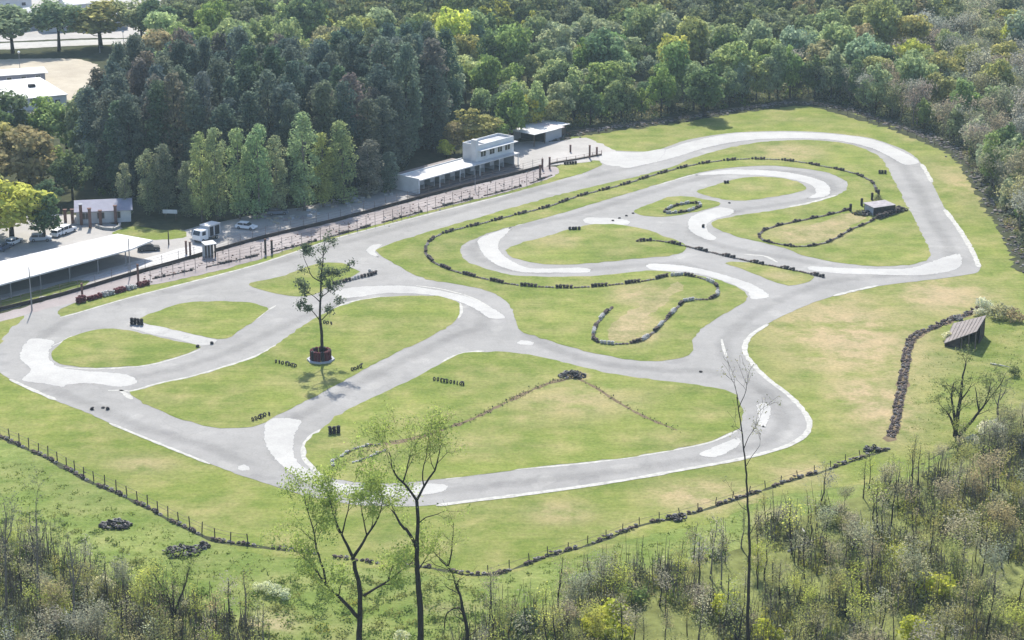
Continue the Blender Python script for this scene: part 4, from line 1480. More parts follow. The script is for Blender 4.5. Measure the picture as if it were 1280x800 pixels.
def pole(x, y, ytop, lab, lamp=True, r=.08, arm=0.0, mat=M_steel):
    g = G(x, y)
    h_ = height(x, y, ytop)
    o = empty('street_lamp' if lamp else 'utility_pole', (g.x, g.y, 0))
    tag(o, lab, 'lamp post' if lamp else 'pole')
    mb = MB()
    mb.tube([(0, 0, 0), (0, 0, h_ * .5), (0, 0, h_)], [r * 1.3, r, r * .8], mat, 6)
    mb.build('pole', o)
    if lamp:
        mb = MB()
        mb.tube([(0, 0, h_ - .15), (0, 0, h_ + .1), (0, 0, h_ + .38), (0, 0, h_ + .5)], [.16, .38, .36, .12], M_lamp, 8)
        mb.build('lamp_head', o, smooth=True)
    elif arm:
        mb = MB()
        mb.box(-arm, arm, -.06, .06, h_ - .5, h_ - .35, mat)
        mb.build('crossarm', o)


pole(40, 388, 334, 'grey pole before the long canopy, the more westerly one', False, .11, 0, M_steel)
pole(163, 344, 298, 'grey pole at the east end of the long canopy', False, .11, 0, M_steel)
pole(211, 306, 288, 'short dark pole on the lawn beside the truck', False, .12, 0, M_darkwood)
pole(594, 238, 212, 'thin pole in front of the pit stalls', False, .07, 0, M_steel)
pole(25, 87, 66, 'street lamp with white globe in the tan yard', True)
pole(155, 64, 40, 'street lamp with white globe on the street by the dark trees', True)
pole(125, 66, 57, 'short grey pole under the yellowish street tree', False, .1, 0, M_steel)

# ------------------------------------------------------------------ vehicles


def wheel_mesh():
    mb = MB()
    mb.tube([(0, -.1, 0), (0, .1, 0)], .32, M_rubber, 12)
    mb.tube([(0, -.105, 0), (0, .105, 0)], .18, M_steel, 8)
    return mb.mesh('wheel')


WHEEL = wheel_mesh()


def car(x, y, rz, paint, lab, suv=0.0, z=Z_A):
    g = G(x, y)
    o = empty('parked_car', (g.x, g.y, z), rz)
    tag(o, lab, 'car', 'parked cars')
    k = suv
    mb = MB()
    mb.prism([(-2.1, .3), (2.1, .3), (2.18, .5), (2.12, .72 + k * .1), (1.0, .88 + k * .12), (-2.0, .92 + k * .12), (-2.16, .7), (-2.15, .45)], -.85, .85, paint, .06, .6)
    zt = 1.42 + k * .3
    mb.prism([(-1.85 + (.3 * (1 - k)), zt - .05), (-1.3, zt), (.25, zt), (.45, zt - .06), (.4, zt - .1), (-1.8 + (.3 * (1 - k)), zt - .1)], -.68, .68, paint)
    for xx in (-1.75 + .1 * (1 - k), -.35):
        mb.box(xx - .05, xx + .05, -.735, -.69, .9, zt - .06, paint)
        mb.box(xx - .05, xx + .05, .69, .735, .9, zt - .06, paint)
    mb.build('body', o)
    mb = MB()
    mb.prism([(-1.95 + .1 * (1 - k), .9 + k * .1), (1.0, .87 + k * .1), (.36, zt - .1), (-1.7 + (.3 * (1 - k)), zt - .1)], -.72, .72, M_glass, .05, 1.1)
    mb.build('windows', o)
    for xx in (-1.32, 1.32):
        for yy in (-.78, .78):
            link('wheel', WHEEL, o, (xx, yy, .32))
    for yy in (-.6, .6):
        mb = MB()
        mb.box(2.1, 2.19, yy - .17, yy + .17, .55, .7, M_lamp)
        mb.build('headlight', o)


car(308, 286, R(-20), M_carw, 'white hatchback parked alone under the tall trees right of the truck')
car(186, 313, R(12), M_card, 'dark car parked at the east end of the long canopy')
car(51, 301, R(8), M_cars, 'silver estate car parked at the foot of the yellow green tree', .4)
car(74, 294, R(70), M_carw, 'white car nose-in under the dark bush, left of the taller one', .2)
car(84, 291, R(62), M_carw, 'taller white car parked rightmost by the entrance gate', 1.0)
car(4, 312, R(75), M_carb, 'blue grey car parked at the left picture edge', .5)
car(17, 305, R(70), M_carw, 'white car half hidden in shade beside the blue grey car')
car(347, 268, R(10), M_carb, 'dark blue grey car in the shade of the poplars')

g = G(255, 301)
tr = empty('box_truck', (g.x, g.y, Z_A), R(-125))
tag(tr, 'white truck with dark windscreen and shaded side parked behind the fence', 'truck')
mb = MB()
mb.prism([(-.2, .55), (2.1, .55), (2.2, .9), (2.15, 1.6), (1.75, 2.5), (-.2, 2.5)], -1.05, 1.05, M_carw)
cb = mb.build('cab', tr)
mb = MB()
mb.add([(2.172, -.9, 1.62), (2.172, .9, 1.62), (1.79, .85, 2.42), (1.79, -.85, 2.42)], [(0, 1, 2, 3)], M_glass)
mb.box(.5, 1.5, -1.075, -1.052, 1.5, 2.25, M_glass)
mb.box(.5, 1.5, 1.052, 1.075, 1.5, 2.25, M_glass)
mb.build('windscreen', cb)
mb = MB()
mb.box(-3.6, -.22, -1.15, 1.15, .85, 3.0, M_greyw)
mb.box(-3.65, -.18, -1.2, 1.2, 3.0, 3.1, M_roofw)
mb.box(-1.6, -.6, 1.152, 1.17, .95, 2.8, M_dark)  # dark panels paint the shade of the open cargo side
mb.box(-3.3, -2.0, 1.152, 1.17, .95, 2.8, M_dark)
mb.build('cargo_box', tr)
mb = MB()
mb.box(-3.5, 2.0, -.5, .5, .45, .84, M_dark)
mb.build('chassis', tr)
for xx in (-2.6, 1.3):
    for yy in (-.95, .95):
        wl = link('wheel', WHEEL, tr, (xx, yy, .42))
        wl.scale = (1.32, 1.3, 1.32)

# ------------------------------------------------------------------ foliage meshes


def lobes_to_quads(lobes, per, size, g, aspect=.75, rnd=.65, droop=0.0, up=.25):
    out = []
    for (c, r, sq) in lobes:
        k = max(8, int(per * (r / 1.8) ** 2))
        d = unit(g, k)
        d[:, 2] += up
        d /= np.linalg.norm(d, axis=1, keepdims=True)
        rad = r * (0.45 + 0.6 * g.random(k) ** 0.6)
        p = np.array(c) + d * rad[:, None] * np.array([1, 1, sq])
        n = d + rnd * g.normal(size=(k, 3))
        n[:, 2] += .45
        if droop:
            n[:, 2] *= (1 - droop)
        out.append(leaf_quads(p, n, size * (0.65 + 0.7 * g.random(k)), g, aspect))
    return np.concatenate(out)


def crown_broad(seed, h=12.0, r=4.9, n=24, per=105, size=.74, low=.24):
    g = np.random.default_rng(seed)
    lob = []
    cz, sz = h * (low + 1) / 2, h * (1 - low) / 2
    lean = g.normal(size=2) * .5
    for i in range(n):
        d = unit(g, 1)[0]
        d[2] = d[2] * .9 + .12
        q = g.uniform(.35, 1.0) ** .6
        rl = g.uniform(.24, .44) * r
        wob = g.uniform(.8, 1.15)
        lob.append(((d[0] * (r - rl * .7) * q * wob + lean[0] * d[2], d[1] * (r - rl * .7) * q * wob + lean[1] * d[2], cz + d[2] * (sz - rl * .6) * q), rl, .8))
    return lobes_to_quads(lob, per, size, g)


def crown_column(seed, h, r, low, n, per, size, pw=.6, flat=.9, droop=0., rl=(.45, .7)):
    g = np.random.default_rng(seed)
    lob = []
    for i in range(n):
        t = (i + g.random()) / n
        z = h * (low + (1 - low) * t)
        prof = r * (math.sin(math.pi * min(1, .14 + t * .86)) ** pw) * g.uniform(.75, 1.12)
        a = g.uniform(0, 6.28)
        L_ = r * g.uniform(*rl) * (1 - .3 * t)
        e = max(0.0, prof - L_ * .8)
        lob.append(((math.cos(a) * e, math.sin(a) * e, min(z, h - L_ * .5)), L_, flat))
    return lobes_to_quads(lob, per, size, g, .6, .6, droop)


def trunk_mesh(seed, h, r, limbs=4, spread=2.4, mat=None):
    q = random.Random(seed)
    mb = MB()
    pts = [Vector((q.gauss(0, .04) * i, q.gauss(0, .04) * i, h * i / 4 - (.1 if i == 0 else 0))) for i in range(5)]
    mb.tube(pts, [r * 1.25, r, r * .8, r * .55, r * .25], mat or M_bark, 7)
    for i in range(limbs):
        a = q.uniform(0, 6.28)
        z = q.uniform(.3, .75)
        b = pts[0].lerp(pts[4], z)
        e = b + Vector((math.cos(a) * spread, math.sin(a) * spread, h * q.uniform(.15, .3)))
        m_ = b.lerp(e, .5) + Vector((0, 0, -.25))
        mb.tube([b, m_, e], [r * .5, r * .35, r * .12], mat or M_bark, 5)
    return mb.mesh('trunk', True)


def grow(mb, tips, p, d, L, r, depth, q, mat, k=5, spread=(.35, .75), nch=(2, 3), gnarl=.12, lift=.15, rmin=.018, side=.5):
    n = 3 if depth > 0 else 2
    pts, rad = [p.copy()], [r]
    cur, dd = p.copy(), d.normalized()
    r1 = max(rmin, r * (.68 if depth > 0 else .35))
    for i in range(n):
        dd = (dd + Vector((q.gauss(0, gnarl), q.gauss(0, gnarl), q.gauss(0, gnarl * .6) + lift * .25))).normalized()
        cur = cur + dd * L / n
        pts.append(cur.copy())
        rad.append(r + (r1 - r) * (i + 1) / n)
        if depth > 0 and i < n - 1 and q.random() < side:
            ax = dd.orthogonal().normalized()
            ax.rotate(Matrix.Rotation(q.uniform(0, 6.28), 3, dd))
            sd_ = dd.copy()
            sd_.rotate(Matrix.Rotation(q.uniform(.5, 1.0), 3, ax))
            grow(mb, tips, cur, sd_, L * q.uniform(.4, .7), max(rmin, r1 * .5), depth - 1, q, mat, max(3, k - 1), spread, nch, gnarl, lift, rmin, side)
    mb.tube(pts, rad, mat, max(3, k))
    tips.append((pts[-1].copy(), dd.copy()))
    if depth == 0:
        return
    m_ = q.randint(*nch)
    a0 = q.uniform(0, 6.28)
    for j in range(m_):
        ax = dd.orthogonal().normalized()
        ax.rotate(Matrix.Rotation(a0 + j * 6.283 / m_ + q.gauss(0, .3), 3, dd))
        c = dd.copy()
        c.rotate(Matrix.Rotation(q.uniform(*spread), 3, ax))
        c.z += lift
        grow(mb, tips, cur, c, L * q.uniform(.6, .85), r1 * q.uniform(.62, .8), depth - 1, q, mat, max(3, k - 1), spread, nch, gnarl, lift, rmin, side)


def tip_leaves(tips, g, per, spread, size, frac=1.0, aspect=.6):
    cs, ns = [], []
    for p, d in tips:
        if g.random() > frac:
            continue
        k = g.integers(max(1, per // 2), per + 1)
        c = np.array(p)[None, :] + g.normal(size=(k, 3)) * spread
        cs.append(c)
        ns.append(unit(g, k) + np.array([0, 0, .3]))
    if not cs:
        return np.zeros((0, 3))
    c, n = np.concatenate(cs), np.concatenate(ns)
    return leaf_quads(c, n, size * (.6 + .8 * g.random(len(c))), g, aspect)


def combine(name, mb, quads, leafmats, mi=None):
    """one mesh: woody part plus leaf quads"""
    b = len(mb.v)
    n = len(quads) // 4
    me = bpy.data.meshes.new(name)
    base_m = len(mb.mats)
    fs = mb.f + [(b + 4 * i, b + 4 * i + 1, b + 4 * i + 2, b + 4 * i + 3) for i in range(n)]
    me.from_pydata(mb.v + [tuple(p) for p in quads], [], fs)
    for m in mb.mats + leafmats:
        me.materials.append(m)
    me.polygons.foreach_set('material_index', mb.m + [base_m + (0 if mi is None else int(mi[i])) for i in range(n)])
    me.update()
    return me


CLS = {'sage green': (.175, .215, .105), 'grey green': (.172, .205, .132), 'dark green': (.078, .115, .06), 'mid green': (.132, .185, .068),
       'olive': (.205, .208, .09), 'yellow green': (.29, .31, .075), 'pale green': (.225, .26, .135), 'rusty olive': (.235, .21, .115)}


def tint(o, c, q, j=.1):
    k = 1 + q.gauss(0, j)
    o.color = (c[0] * k * (1 + q.gauss(0, .05)), c[1] * k, c[2] * k * (1 + q.gauss(0, .08)), 1)


BROAD = [quadmesh('crown', crown_broad(100 + i, n=24 + i % 3 * 4), [M_leaf]) for i in range(7)]
LOW = [quadmesh('crown', crown_broad(150 + i, n=28, per=100, low=.06, r=4.4), [M_leaf]) for i in range(6)]
BTRUNK = [trunk_mesh(50 + i, 8.5, .26, 4) for i in range(3)]
JOINED = []
for i in range(7):
    mb = MB()
    mb.tube([(0, 0, -.1), (.05, 0, 3), (.1, .1, 7.5)], [.3, .24, .1], M_bark, 6)
    JOINED.append(combine('forest_tree', mb, crown_broad(200 + i, n=22 + i % 3 * 4, per=92, low=.2), [M_leaf]))
DARK = [quadmesh('crown', crown_column(300 + i, 26, 4.0, .1, 50, 105, .7, .28 + .06 * (i % 3), .95, .2, (.36, .66)), [M_leaf]) for i in range(6)]
DTRUNK = [trunk_mesh(60 + i, 23, .34, 3, 1.8) for i in range(2)]
POP = [quadmesh('crown', crown_column(400 + i, 20, 3.3, .1, 52, 135, .56, .26, 1.0, 0, (.36, .62)), [M_leaf]) for i in range(4)]
PTRUNK = [trunk_mesh(70 + i, 17, .24, 3, 1.1, M_barkg) for i in range(2)]


def tree3(name, crown, trunk, loc, s, sz, rz, color, q, label, cat, group=None):
    o = empty(name, loc, rz)
    o.scale = (s, s, sz)
    tag(o, label, cat, group)
    c = link('crown', crown, o)
    tint(c, color, q)
    link('trunk', trunk, o)
    return o


# sparse grey trees (thin twiggy crowns)
SPARSE = []
for i in range(5):
    q = random.Random(900 + i)
    g = np.random.default_rng(900 + i)
    mb, tips = MB(), []
    grow(mb, tips, Vector((0, 0, -.1)), Vector((0, 0, 1)), 4.6, .24, 4, q, M_barkg, 5, (.3, .6), (2, 3), .1, .18, .03, .45)
    SPARSE.append((mb.mesh('trunk', True), quadmesh('crown', tip_leaves(tips, g, 12, .7, .5, .85), [M_leaf])))

# ------------------------------------------------------------------ the woods


def inside(poly, x, y):
    r = False
    n = len(poly)
    for i in range(n):
        x1, y1 = poly[i]
        x2, y2 = poly[(i + 1) % n]
        if (y1 > y) != (y2 > y) and x < (x2 - x1) * (y - y1) / (y2 - y1) + x1:
            r = not r
    return r


def scatter(pxpoly, spacing, q, jit=.38):
    pg = [tuple(G(x, y).xy) for x, y in pxpoly]
    xs, ys = [p[0] for p in pg], [p[1] for p in pg]
    out = []
    row = 0
    y = min(ys)
    while y < max(ys):
        x = min(xs) + (spacing / 2 if row % 2 else 0)
        while x < max(xs):
            px, py = x + q.gauss(0, jit * spacing * .6), y + q.gauss(0, jit * spacing * .6)
            if inside(pg, px, py):
                out.append(Vector((px, py, 0)))
            x += spacing
        y += spacing * .866
        row += 1
    return out


EDGE = [(640, 174), (720, 160), (800, 151), (860, 143), (940, 130), (1000, 124), (1060, 131), (1110, 149), (1160, 165), (1203, 182), (1226, 206), (1246, 235), (1264, 262), (1284, 294), (1330, 330)]
edge_g = [G(x, y) for x, y in EDGE]


def edge_dist(p):
    best = 1e9
    for a, b in zip(edge_g, edge_g[1:]):
        ab = b - a
        t = max(0, min(1, (p - a).dot(ab) / ab.dot(ab)))
        best = min(best, (a + ab * t - p).length)
    return best


ZONES = [(330, 'behind the western dark grove'), (560, 'behind the eastern dark grove'), (700, 'behind the control tower'), (800, 'behind the paddock entrance'), (900, 'behind start of top curve'),
         (1000, 'behind crest of top curve'), (1120, 'behind end of top curve'), (5000, 'above the eastern corner')]
DEPTHS = [(8, 'front row'), (30, 'second belt'), (62, 'middle woods'), (100, 'deep woods'), (9e9, 'farthest woods')]
q = random.Random(11)
woods = []
poly = EDGE + [(1345, 200), (1345, 8), (560, 8), (575, 120), (600, 172)]
sc1 = scatter(poly, 9.2, q)
poly2 = [(585, 150), (585, 4), (196, 4), (205, 48), (170, 150), (300, 160), (420, 152)]
sc2 = scatter(poly2, 9.4, q)
items = []
sc12 = sc1 + sc2
for a_, b_ in zip(edge_g, edge_g[1:]):
    nn_ = int((b_ - a_).length / 5.5) + 1
    for k_ in range(nn_):
        sc12.append(a_.lerp(b_, (k_ + q.random() * .6) / nn_) + Vector((q.gauss(0, .8), 2.5 + q.random() * 2.5, 0)))
sc12 = [p for p in sc12 if -30 < proj(p)[0] < 1312]
sc12.sort(key=lambda p: p.y)
beyond = []
kept = 0
for p in sc12:
    px, py = proj(p)
    d = edge_dist(p) if px > 640 else 20 + (165 - py) * .9
    u = q.random()
    sparse = (px > 1100 and d < 85 and u < .5) or (px > 1200 and u < .6) or (px > 860 and d < 14 and u < .2)
    if sparse:
        cname = q.choice(['grey', 'grey', 'brown grey', 'grey olive'])
    elif px > 1060 and d > 25:
        cname = q.choices(['olive', 'yellow green', 'rusty olive', 'pale green', 'sage green', 'grey green'], [4, 2.2, 1.6, 2.5, 2, 2])[0]
    elif d < 9:
        cname = q.choices(['dark green', 'grey green', 'mid green', 'sage green'], [2, 4, 2, 3])[0]
    else:
        cname = q.choices(['sage green', 'grey green', 'mid green', 'pale green', 'olive', 'dark green', 'yellow green', 'rusty olive'], [5, 4.5, 3, 3, 1.3, 1.5, .35, .3])[0]
    zone = next(z for lim, z in ZONES if px < lim)
    dep = next(z for lim, z in DEPTHS if d < lim)
    if not sparse:
        kept += 1
        if kept > 292:
            beyond.append((p, cname))
            continue
    items.append([p, px, cname, sparse, zone, dep, d])
sp_col = {'grey': (.19, .195, .17), 'brown grey': (.2, .175, .145), 'grey olive': (.18, .195, .125)}
count = {}
items.sort(key=lambda it: it[1])
nb = 0
for p, px, cname, sparse, zone, dep, d in items:
    key = (cname, zone, dep, sparse)
    count[key] = count.get(key, 0) + 1
    lab = '%s %s %s from left, %s %s' % (nth(count[key]), cname, 'bare tree' if sparse else 'tree', dep, zone)
    loc = (p.x, p.y, -.05)
    rz = q.uniform(0, 6.28)
    if sparse:
        s = q.uniform(.62, .9)
        tm, cm = q.choice(SPARSE)
        tree3('bare_tree', cm, tm, loc, s, s * q.uniform(.9, 1.1), rz, sp_col[cname], q, lab, 'bare tree', 'bare grey trees of the woods')
    else:
        s = q.choice([q.uniform(.6, .85), q.uniform(.8, 1.1), q.uniform(1.0, 1.35)]) if d > 9 else q.uniform(.55, 1.0)
        sz = s * q.uniform(.8, 1.3)
        if d < 9:
            tree3('forest_tree', q.choice(LOW), q.choice(BTRUNK), loc, s * .9, sz, rz, CLS[cname], q, lab, 'tree', 'trees of the woods')
        else:
            o = link('forest_tree', q.choice(JOINED), None, loc, rz, (s, s, sz))
            tint(o, CLS[cname], q)
            tag(o, lab, 'tree', 'trees of the woods')
        nb += 1
vs, mi = [], []
cl = list(CLS)
for k, (p, cname) in enumerate(beyond):
    v = crown_broad(2000 + k, h=12 * q.uniform(.8, 1.2), r=4.9 * q.uniform(.85, 1.15), n=22, per=46, size=1.0, low=.15)
    vs.append(v + np.array([p.x, p.y, 0]))
    mi += [cl.index(cname)] * (len(v) // 4)
if vs:
    o = link('far_woods', quadmesh('far_woods', np.concatenate(vs), [leafmat('far_leaves_' + c_.replace(' ', '_'), CLS[c_]) for c_ in cl], mi))
    tag(o, 'hazy far woods beyond the nearer trees', 'woods', None, 'stuff')
print('WOODS', len(beyond), nb, len(items) - nb)

# dark grove
q = random.Random(21)
poly3 = [(116, 238), (160, 252), (250, 257), (330, 254), (440, 243), (492, 230), (515, 203), (565, 182), (562, 160), (400, 160), (250, 170), (150, 190), (114, 214)]
dk = scatter(poly3, 6.0, q, .34)
rows = []
for p in dk:
    px, py = proj(p)
    front = np.interp(px, [116, 160, 250, 330, 440, 492, 515, 565], [238, 252, 257, 254, 243, 230, 203, 182]) - py
    dep = 'front rank' if front < 14 else ('second rank' if front < 32 else ('middle' if front < 58 else 'back'))
    cname = q.choices(['dark blue green', 'dark grey green', 'dusky brown green', 'deep green'], [4, 4, 1.1, 1.8])[0]
    half = 'western' if px < 250 else ('central' if px < 400 else 'eastern')
    rows.append((px, p, dep, cname, half))
rows.sort(key=lambda r_: r_[0])
dcol = {'dark blue green': (.056, .082, .078), 'dark grey green': (.082, .104, .092), 'dusky brown green': (.105, .1, .092), 'deep green': (.056, .086, .06)}
cnt = {}
for px, p, dep, cname, half in rows:
    k = (dep, cname, half)
    cnt[k] = cnt.get(k, 0) + 1
    s = q.uniform(.8, 1.1)
    tree3('tall_evergreen', q.choice(DARK), q.choice(DTRUNK), (p.x, p.y, -.05), s, q.uniform(.72, 1.06), q.uniform(0, 6.28), dcol[cname], q,
          '%s %s tall evergreen from left, %s of %s grove' % (nth(cnt[k]), cname, dep, half), 'evergreen', 'tall dark evergreens of the grove')
print('DARK', len(rows))

# poplars before the grove: base x, base y, top y, width px, label
PGREEN, PGREY = (.19, .23, .115), (.165, .19, .125)
plist = [(253, 277, 168, 26, 'leftmost tall pale poplar before the dark grove', PGREEN), (272, 275, 162, 28, 'second tall pale poplar from the left before the dark grove', PGREEN),
         (300, 274, 163, 30, 'third tall pale poplar from the left before the dark grove', PGREEN), (325, 272, 158, 32, 'broad pale poplar in the middle of the row', PGREEN),
         (347, 268, 172, 26, 'shorter grey green poplar right of the broad one', PGREY), (381, 263, 143, 36, 'tallest brightest poplar of the row', PGREEN),
         (404, 259, 168, 26, 'shorter poplar just right of the tallest one', PGREEN), (430, 255, 153, 32, 'last tall poplar at the right end of the row', PGREEN),
         (186, 269, 188, 24, 'small greyish poplar left of the row by the lawn', PGREY), (207, 268, 182, 26, 'grey poplar between the sign board and the row', PGREY),
         (158, 270, 205, 18, 'slender green poplar behind the gatehouse', PGREY), (461, 246, 176, 32, 'grey mauve poplar next to the pit stalls', (.15, .15, .125)),
         (486, 240, 190, 22, 'slim dark poplar touching the pit stalls end', (.1, .12, .085)), (235, 271, 203, 22, 'low grey poplar standing behind the truck', PGREY)]
q = random.Random(31)
for i, (x, y, yt, wpx, lab, c) in enumerate(plist):
    g = G(x, y)
    h_ = height(x, y, yt)
    sc_ = 6 * (y + 445) / 705
    s = wpx / sc_ / 5.6
    tree3('poplar_tree', POP[i % 4], PTRUNK[i % 2], (g.x, g.y, -.05), s, h_ / 20, q.uniform(0, 6), c, q, lab, 'poplar')

# single broad trees
blist = [(15, 300, 214, 84, 'yellow green', 'big yellow green tree over the parked cars at the left edge'), (56, 299, 238, 46, 'dark green', 'dark round tree beside the yellow green one'),
         (-18, 292, 226, 60, 'yellow green', 'yellow green tree cut by the left picture edge'),
         (38, 243, 152, 76, 'rusty olive', 'large tawny olive tree above the yellow green one'), (2, 236, 150, 60, 'olive', 'olive tree at the left edge beside the tawny one'),
         (91, 249, 186, 40, 'dark green', 'dark green tree between the tawny tree and the grove'), (70, 232, 178, 36, 'mid green', 'mid green tree left of the dark green one'),
         (14, 190, 112, 60, 'dark green', 'dark tree just below the huge white roof'), (50, 186, 120, 52, 'mid green', 'mid green tree just below the huge white roof'),
         (84, 195, 122, 48, 'mid green', 'bright green tree touching the right of the huge white roof'), (106, 200, 108, 44, 'grey green', 'grey green tree between the white roof and grove'),
         (16, 66, 4, 56, 'grey green', 'grey green street tree at the upper left edge'), (-16, 68, 8, 50, 'dark green', 'dark street tree cut by the upper left edge'),
         (74, 63, -4, 50, 'grey green', 'thin grey street tree with visible trunk by the pale street'), (126, 60, 2, 66, 'olive', 'round street tree with yellowish top by the pale street'),
         (178, 60, -6, 46, 'grey green', 'grey street tree left of the grove beside the lamp'), (198, 62, -2, 44, 'dark green', 'dark street tree at the right end of the street'),
         (24, 226, 166, 56, 'mid green', 'green tree between the tawny tree and the dark tree below the roof'), (-10, 200, 120, 60, 'dark green', 'dark tree cut by the left edge below the white roof'),
         (118, 232, 176, 36, 'grey green', 'grey green tree at the left foot of the grove'), (104, 212, 150, 34, 'dark green', 'slim dark tree right of the white roof at the grove corner'),
         (60, 262, 222, 40, 'dark green', 'low dark tree behind the entrance pillars'), (-20, 262, 190, 60, 'olive', 'olive tree cut by the left edge above the parked cars'),
         (592, 190, 132, 62, 'olive', 'rounded olive tree directly behind the control tower'), (617, 186, 142, 44, 'mid green', 'green tree at the right shoulder of the control tower'),
         (568, 192, 150, 34, 'rusty olive', 'mauve grey small tree left of the control tower'), (558, 197, 174, 26, 'yellow green', 'small bright yellow green bush tree behind the pit roof'),
         (662, 166, 116, 44, 'yellow green', 'yellow leaved tree behind the pale shed'), (692, 163, 122, 40, 'olive', 'olive tree behind the right half of the shed'),
         (640, 178, 100, 50, 'mid green', 'bright green tree at the left of the shed'), (880, 146, 74, 60, 'dark green', 'big dark dome tree at the foot of the woods with bright top')]
q = random.Random(41)
for i, (x, y, yt, wpx, cn, lab) in enumerate(blist):
    g = G(x, y)
    h_ = height(x, y, yt)
    sc_ = 6 * (y + 445) / 705
    s = wpx / sc_ / 9.6
    if 11 <= i <= 16:
        s *= 1.3
    elif i < 11:
        s *= 1.18
    tree3('broadleaf_tree', LOW[i % 6] if i < 11 or i > 16 else BROAD[i % 7], BTRUNK[i % 3], (g.x, g.y, -.05), s * 1.12, h_ / 12, q.uniform(0, 6), CLS[cn], q, lab, 'tree')

# ------------------------------------------------------------------ the lone tree and the near trees


def px_tree(name, base, limbs, lab, cat, bark, leafc, depth, per, spread, lsize, frac, seed, twig=(.9, 2.2), rb=.05, dens=1.0, dz=1.2, z=0.0, droop=0.0, thick=1.25):
    """limbs: (pixel polyline, start radius, end radius, depth offset at the end, twig depth); built as a solid tree standing at base"""
    q = random.Random(seed)
    g = np.random.default_rng(seed)
    b = G(*base)
    o = empty(name, (b.x, b.y, z))
    tag(o, lab, cat)
    mb, tips = MB(), []
    for (pl, r0, r1, off, td, off0) in limbs:
        r0, r1 = r0 * thick, r1 * thick
        pts = [V(x, y, b.y) - Vector((b.x, b.y, z)) for x, y in pl]
        n = len(pts)
        for i, p in enumerate(pts):
            p.y += off0 + (off - off0) * i / max(1, n - 1)
        pts = catmull(pts, False, .7)
        n = len(pts)
        pts = [p + Vector((q.gauss(0, .03), q.gauss(0, .05), 0)) for p in pts]
        mb.tube(pts, [r0 + (r1 - r0) * i / (n - 1) for i in range(n)], bark, 8)
        tips.append((pts[-1], Vector((0, 0, 1))))
        if td is None:
            continue
        acc = 0
        for i in range(1, n):
            t = i / (n - 1)
            acc += (pts[i] - pts[i - 1]).length
            if t > .3 and q.random() < dens * (.35 + .65 * t) * .8:
                d = (pts[i] - pts[i - 1]).normalized()
                a = d.orthogonal().normalized()
                a.rotate(Matrix.Rotation(q.uniform(0, 6.28), 3, d))
                c = d.copy()
                c.rotate(Matrix.Rotation(q.uniform(.4, 1.1), 3, a))
                c.z += .15 - droop
                rr = (r0 + (r1 - r0) * t)
                grow(mb, tips, pts[i], c, q.uniform(*twig), max(.02, min(rb, rr * .5)), td, q, bark, 4, (.3, .7), (2, 3), .16, .1, .014, .5)
    mb.build('trunk', o, smooth=True)
    qd = tip_leaves(tips, g, per, spread, lsize, frac)
    if len(qd):
        c = link('crown', quadmesh('crown', qd, [M_leaf]), o)
        c.color = (*leafc, 1)
    return o


px_tree('lone_tree', (402, 447), [
    ([(402, 449), (402, 420), (400, 390), (401, 365), (402, 340), (404, 320), (406, 300)], .3, .05, .3, 1, 0),
    ([(401, 402), (394, 392), (385, 382), (378, 380)], .11, .03, -1.0, 2, 0), ([(402, 400), (409, 394), (416, 389)], .1, .03, 1.0, 2, 0),
    ([(401, 378), (392, 372), (382, 366)], .1, .03, 1.0, 2, 0), ([(401, 372), (410, 364), (418, 358)], .1, .03, -1.2, 2, 0),
    ([(401, 352), (391, 346), (386, 336), (382, 326), (379, 316)], .1, .03, -.8, 2, 0), ([(402, 350), (408, 346), (414, 346)], .08, .03, .8, 2, 0),
    ([(402, 332), (396, 326), (392, 320)], .06, .02, .9, 1, 0), ([(403, 322), (410, 310), (413, 300)], .05, .02, -.4, 1, 0), ([(401, 360), (410, 353), (428, 340), (434, 332)], .05, .015, .6, 1, 0)],
    'tall lone tree with sparse dark foliage standing in the red tyre planter', 'tree', M_bark, (.065, .085, .06), 2, 16, .3, .36, .85, 3, (.5, 1.1), .05, 1.15, z=Z_I, thick=1.0)

px_tree('near_tree', (449, 838), [
    ([(449, 842), (449, 800), (450, 760), (449, 735), (444, 712), (441, 698)], .34, .17, .2, None, 0),
    ([(441, 698), (434, 682), (427, 668), (420, 650), (415, 632), (411, 615)], .16, .03, -.6, 2, .2), ([(441, 698), (450, 686), (458, 672), (468, 658), (476, 640), (478, 622)], .16, .03, .9, 2, .2),
    ([(447, 772), (438, 760), (424, 744), (410, 730), (400, 716), (390, 700), (380, 690)], .2, .04, -1.3, 2, .1), ([(408, 728), (404, 708), (396, 684), (392, 660), (384, 640), (380, 622)], .12, .03, .5, 2, -.9),
    ([(454, 746), (468, 738), (486, 728), (500, 718), (512, 710), (520, 700)], .13, .03, 1.2, 2, .2), ([(484, 729), (488, 718), (492, 700)], .07, .02, -.5, 2, .8),
    ([(427, 668), (432, 650), (436, 632), (437, 612)], .08, .02, .8, 2, -.2), ([(458, 672), (455, 652), (452, 632), (452, 614)], .07, .02, -1.0, 2, .5)],
    'tall near tree with forked dark limbs and fresh green leaves in the foreground', 'tree', M_bark, (.2, .25, .075), 2, 32, .4, .26, .98, 5, (1.1, 2.4), .08, 1.4)
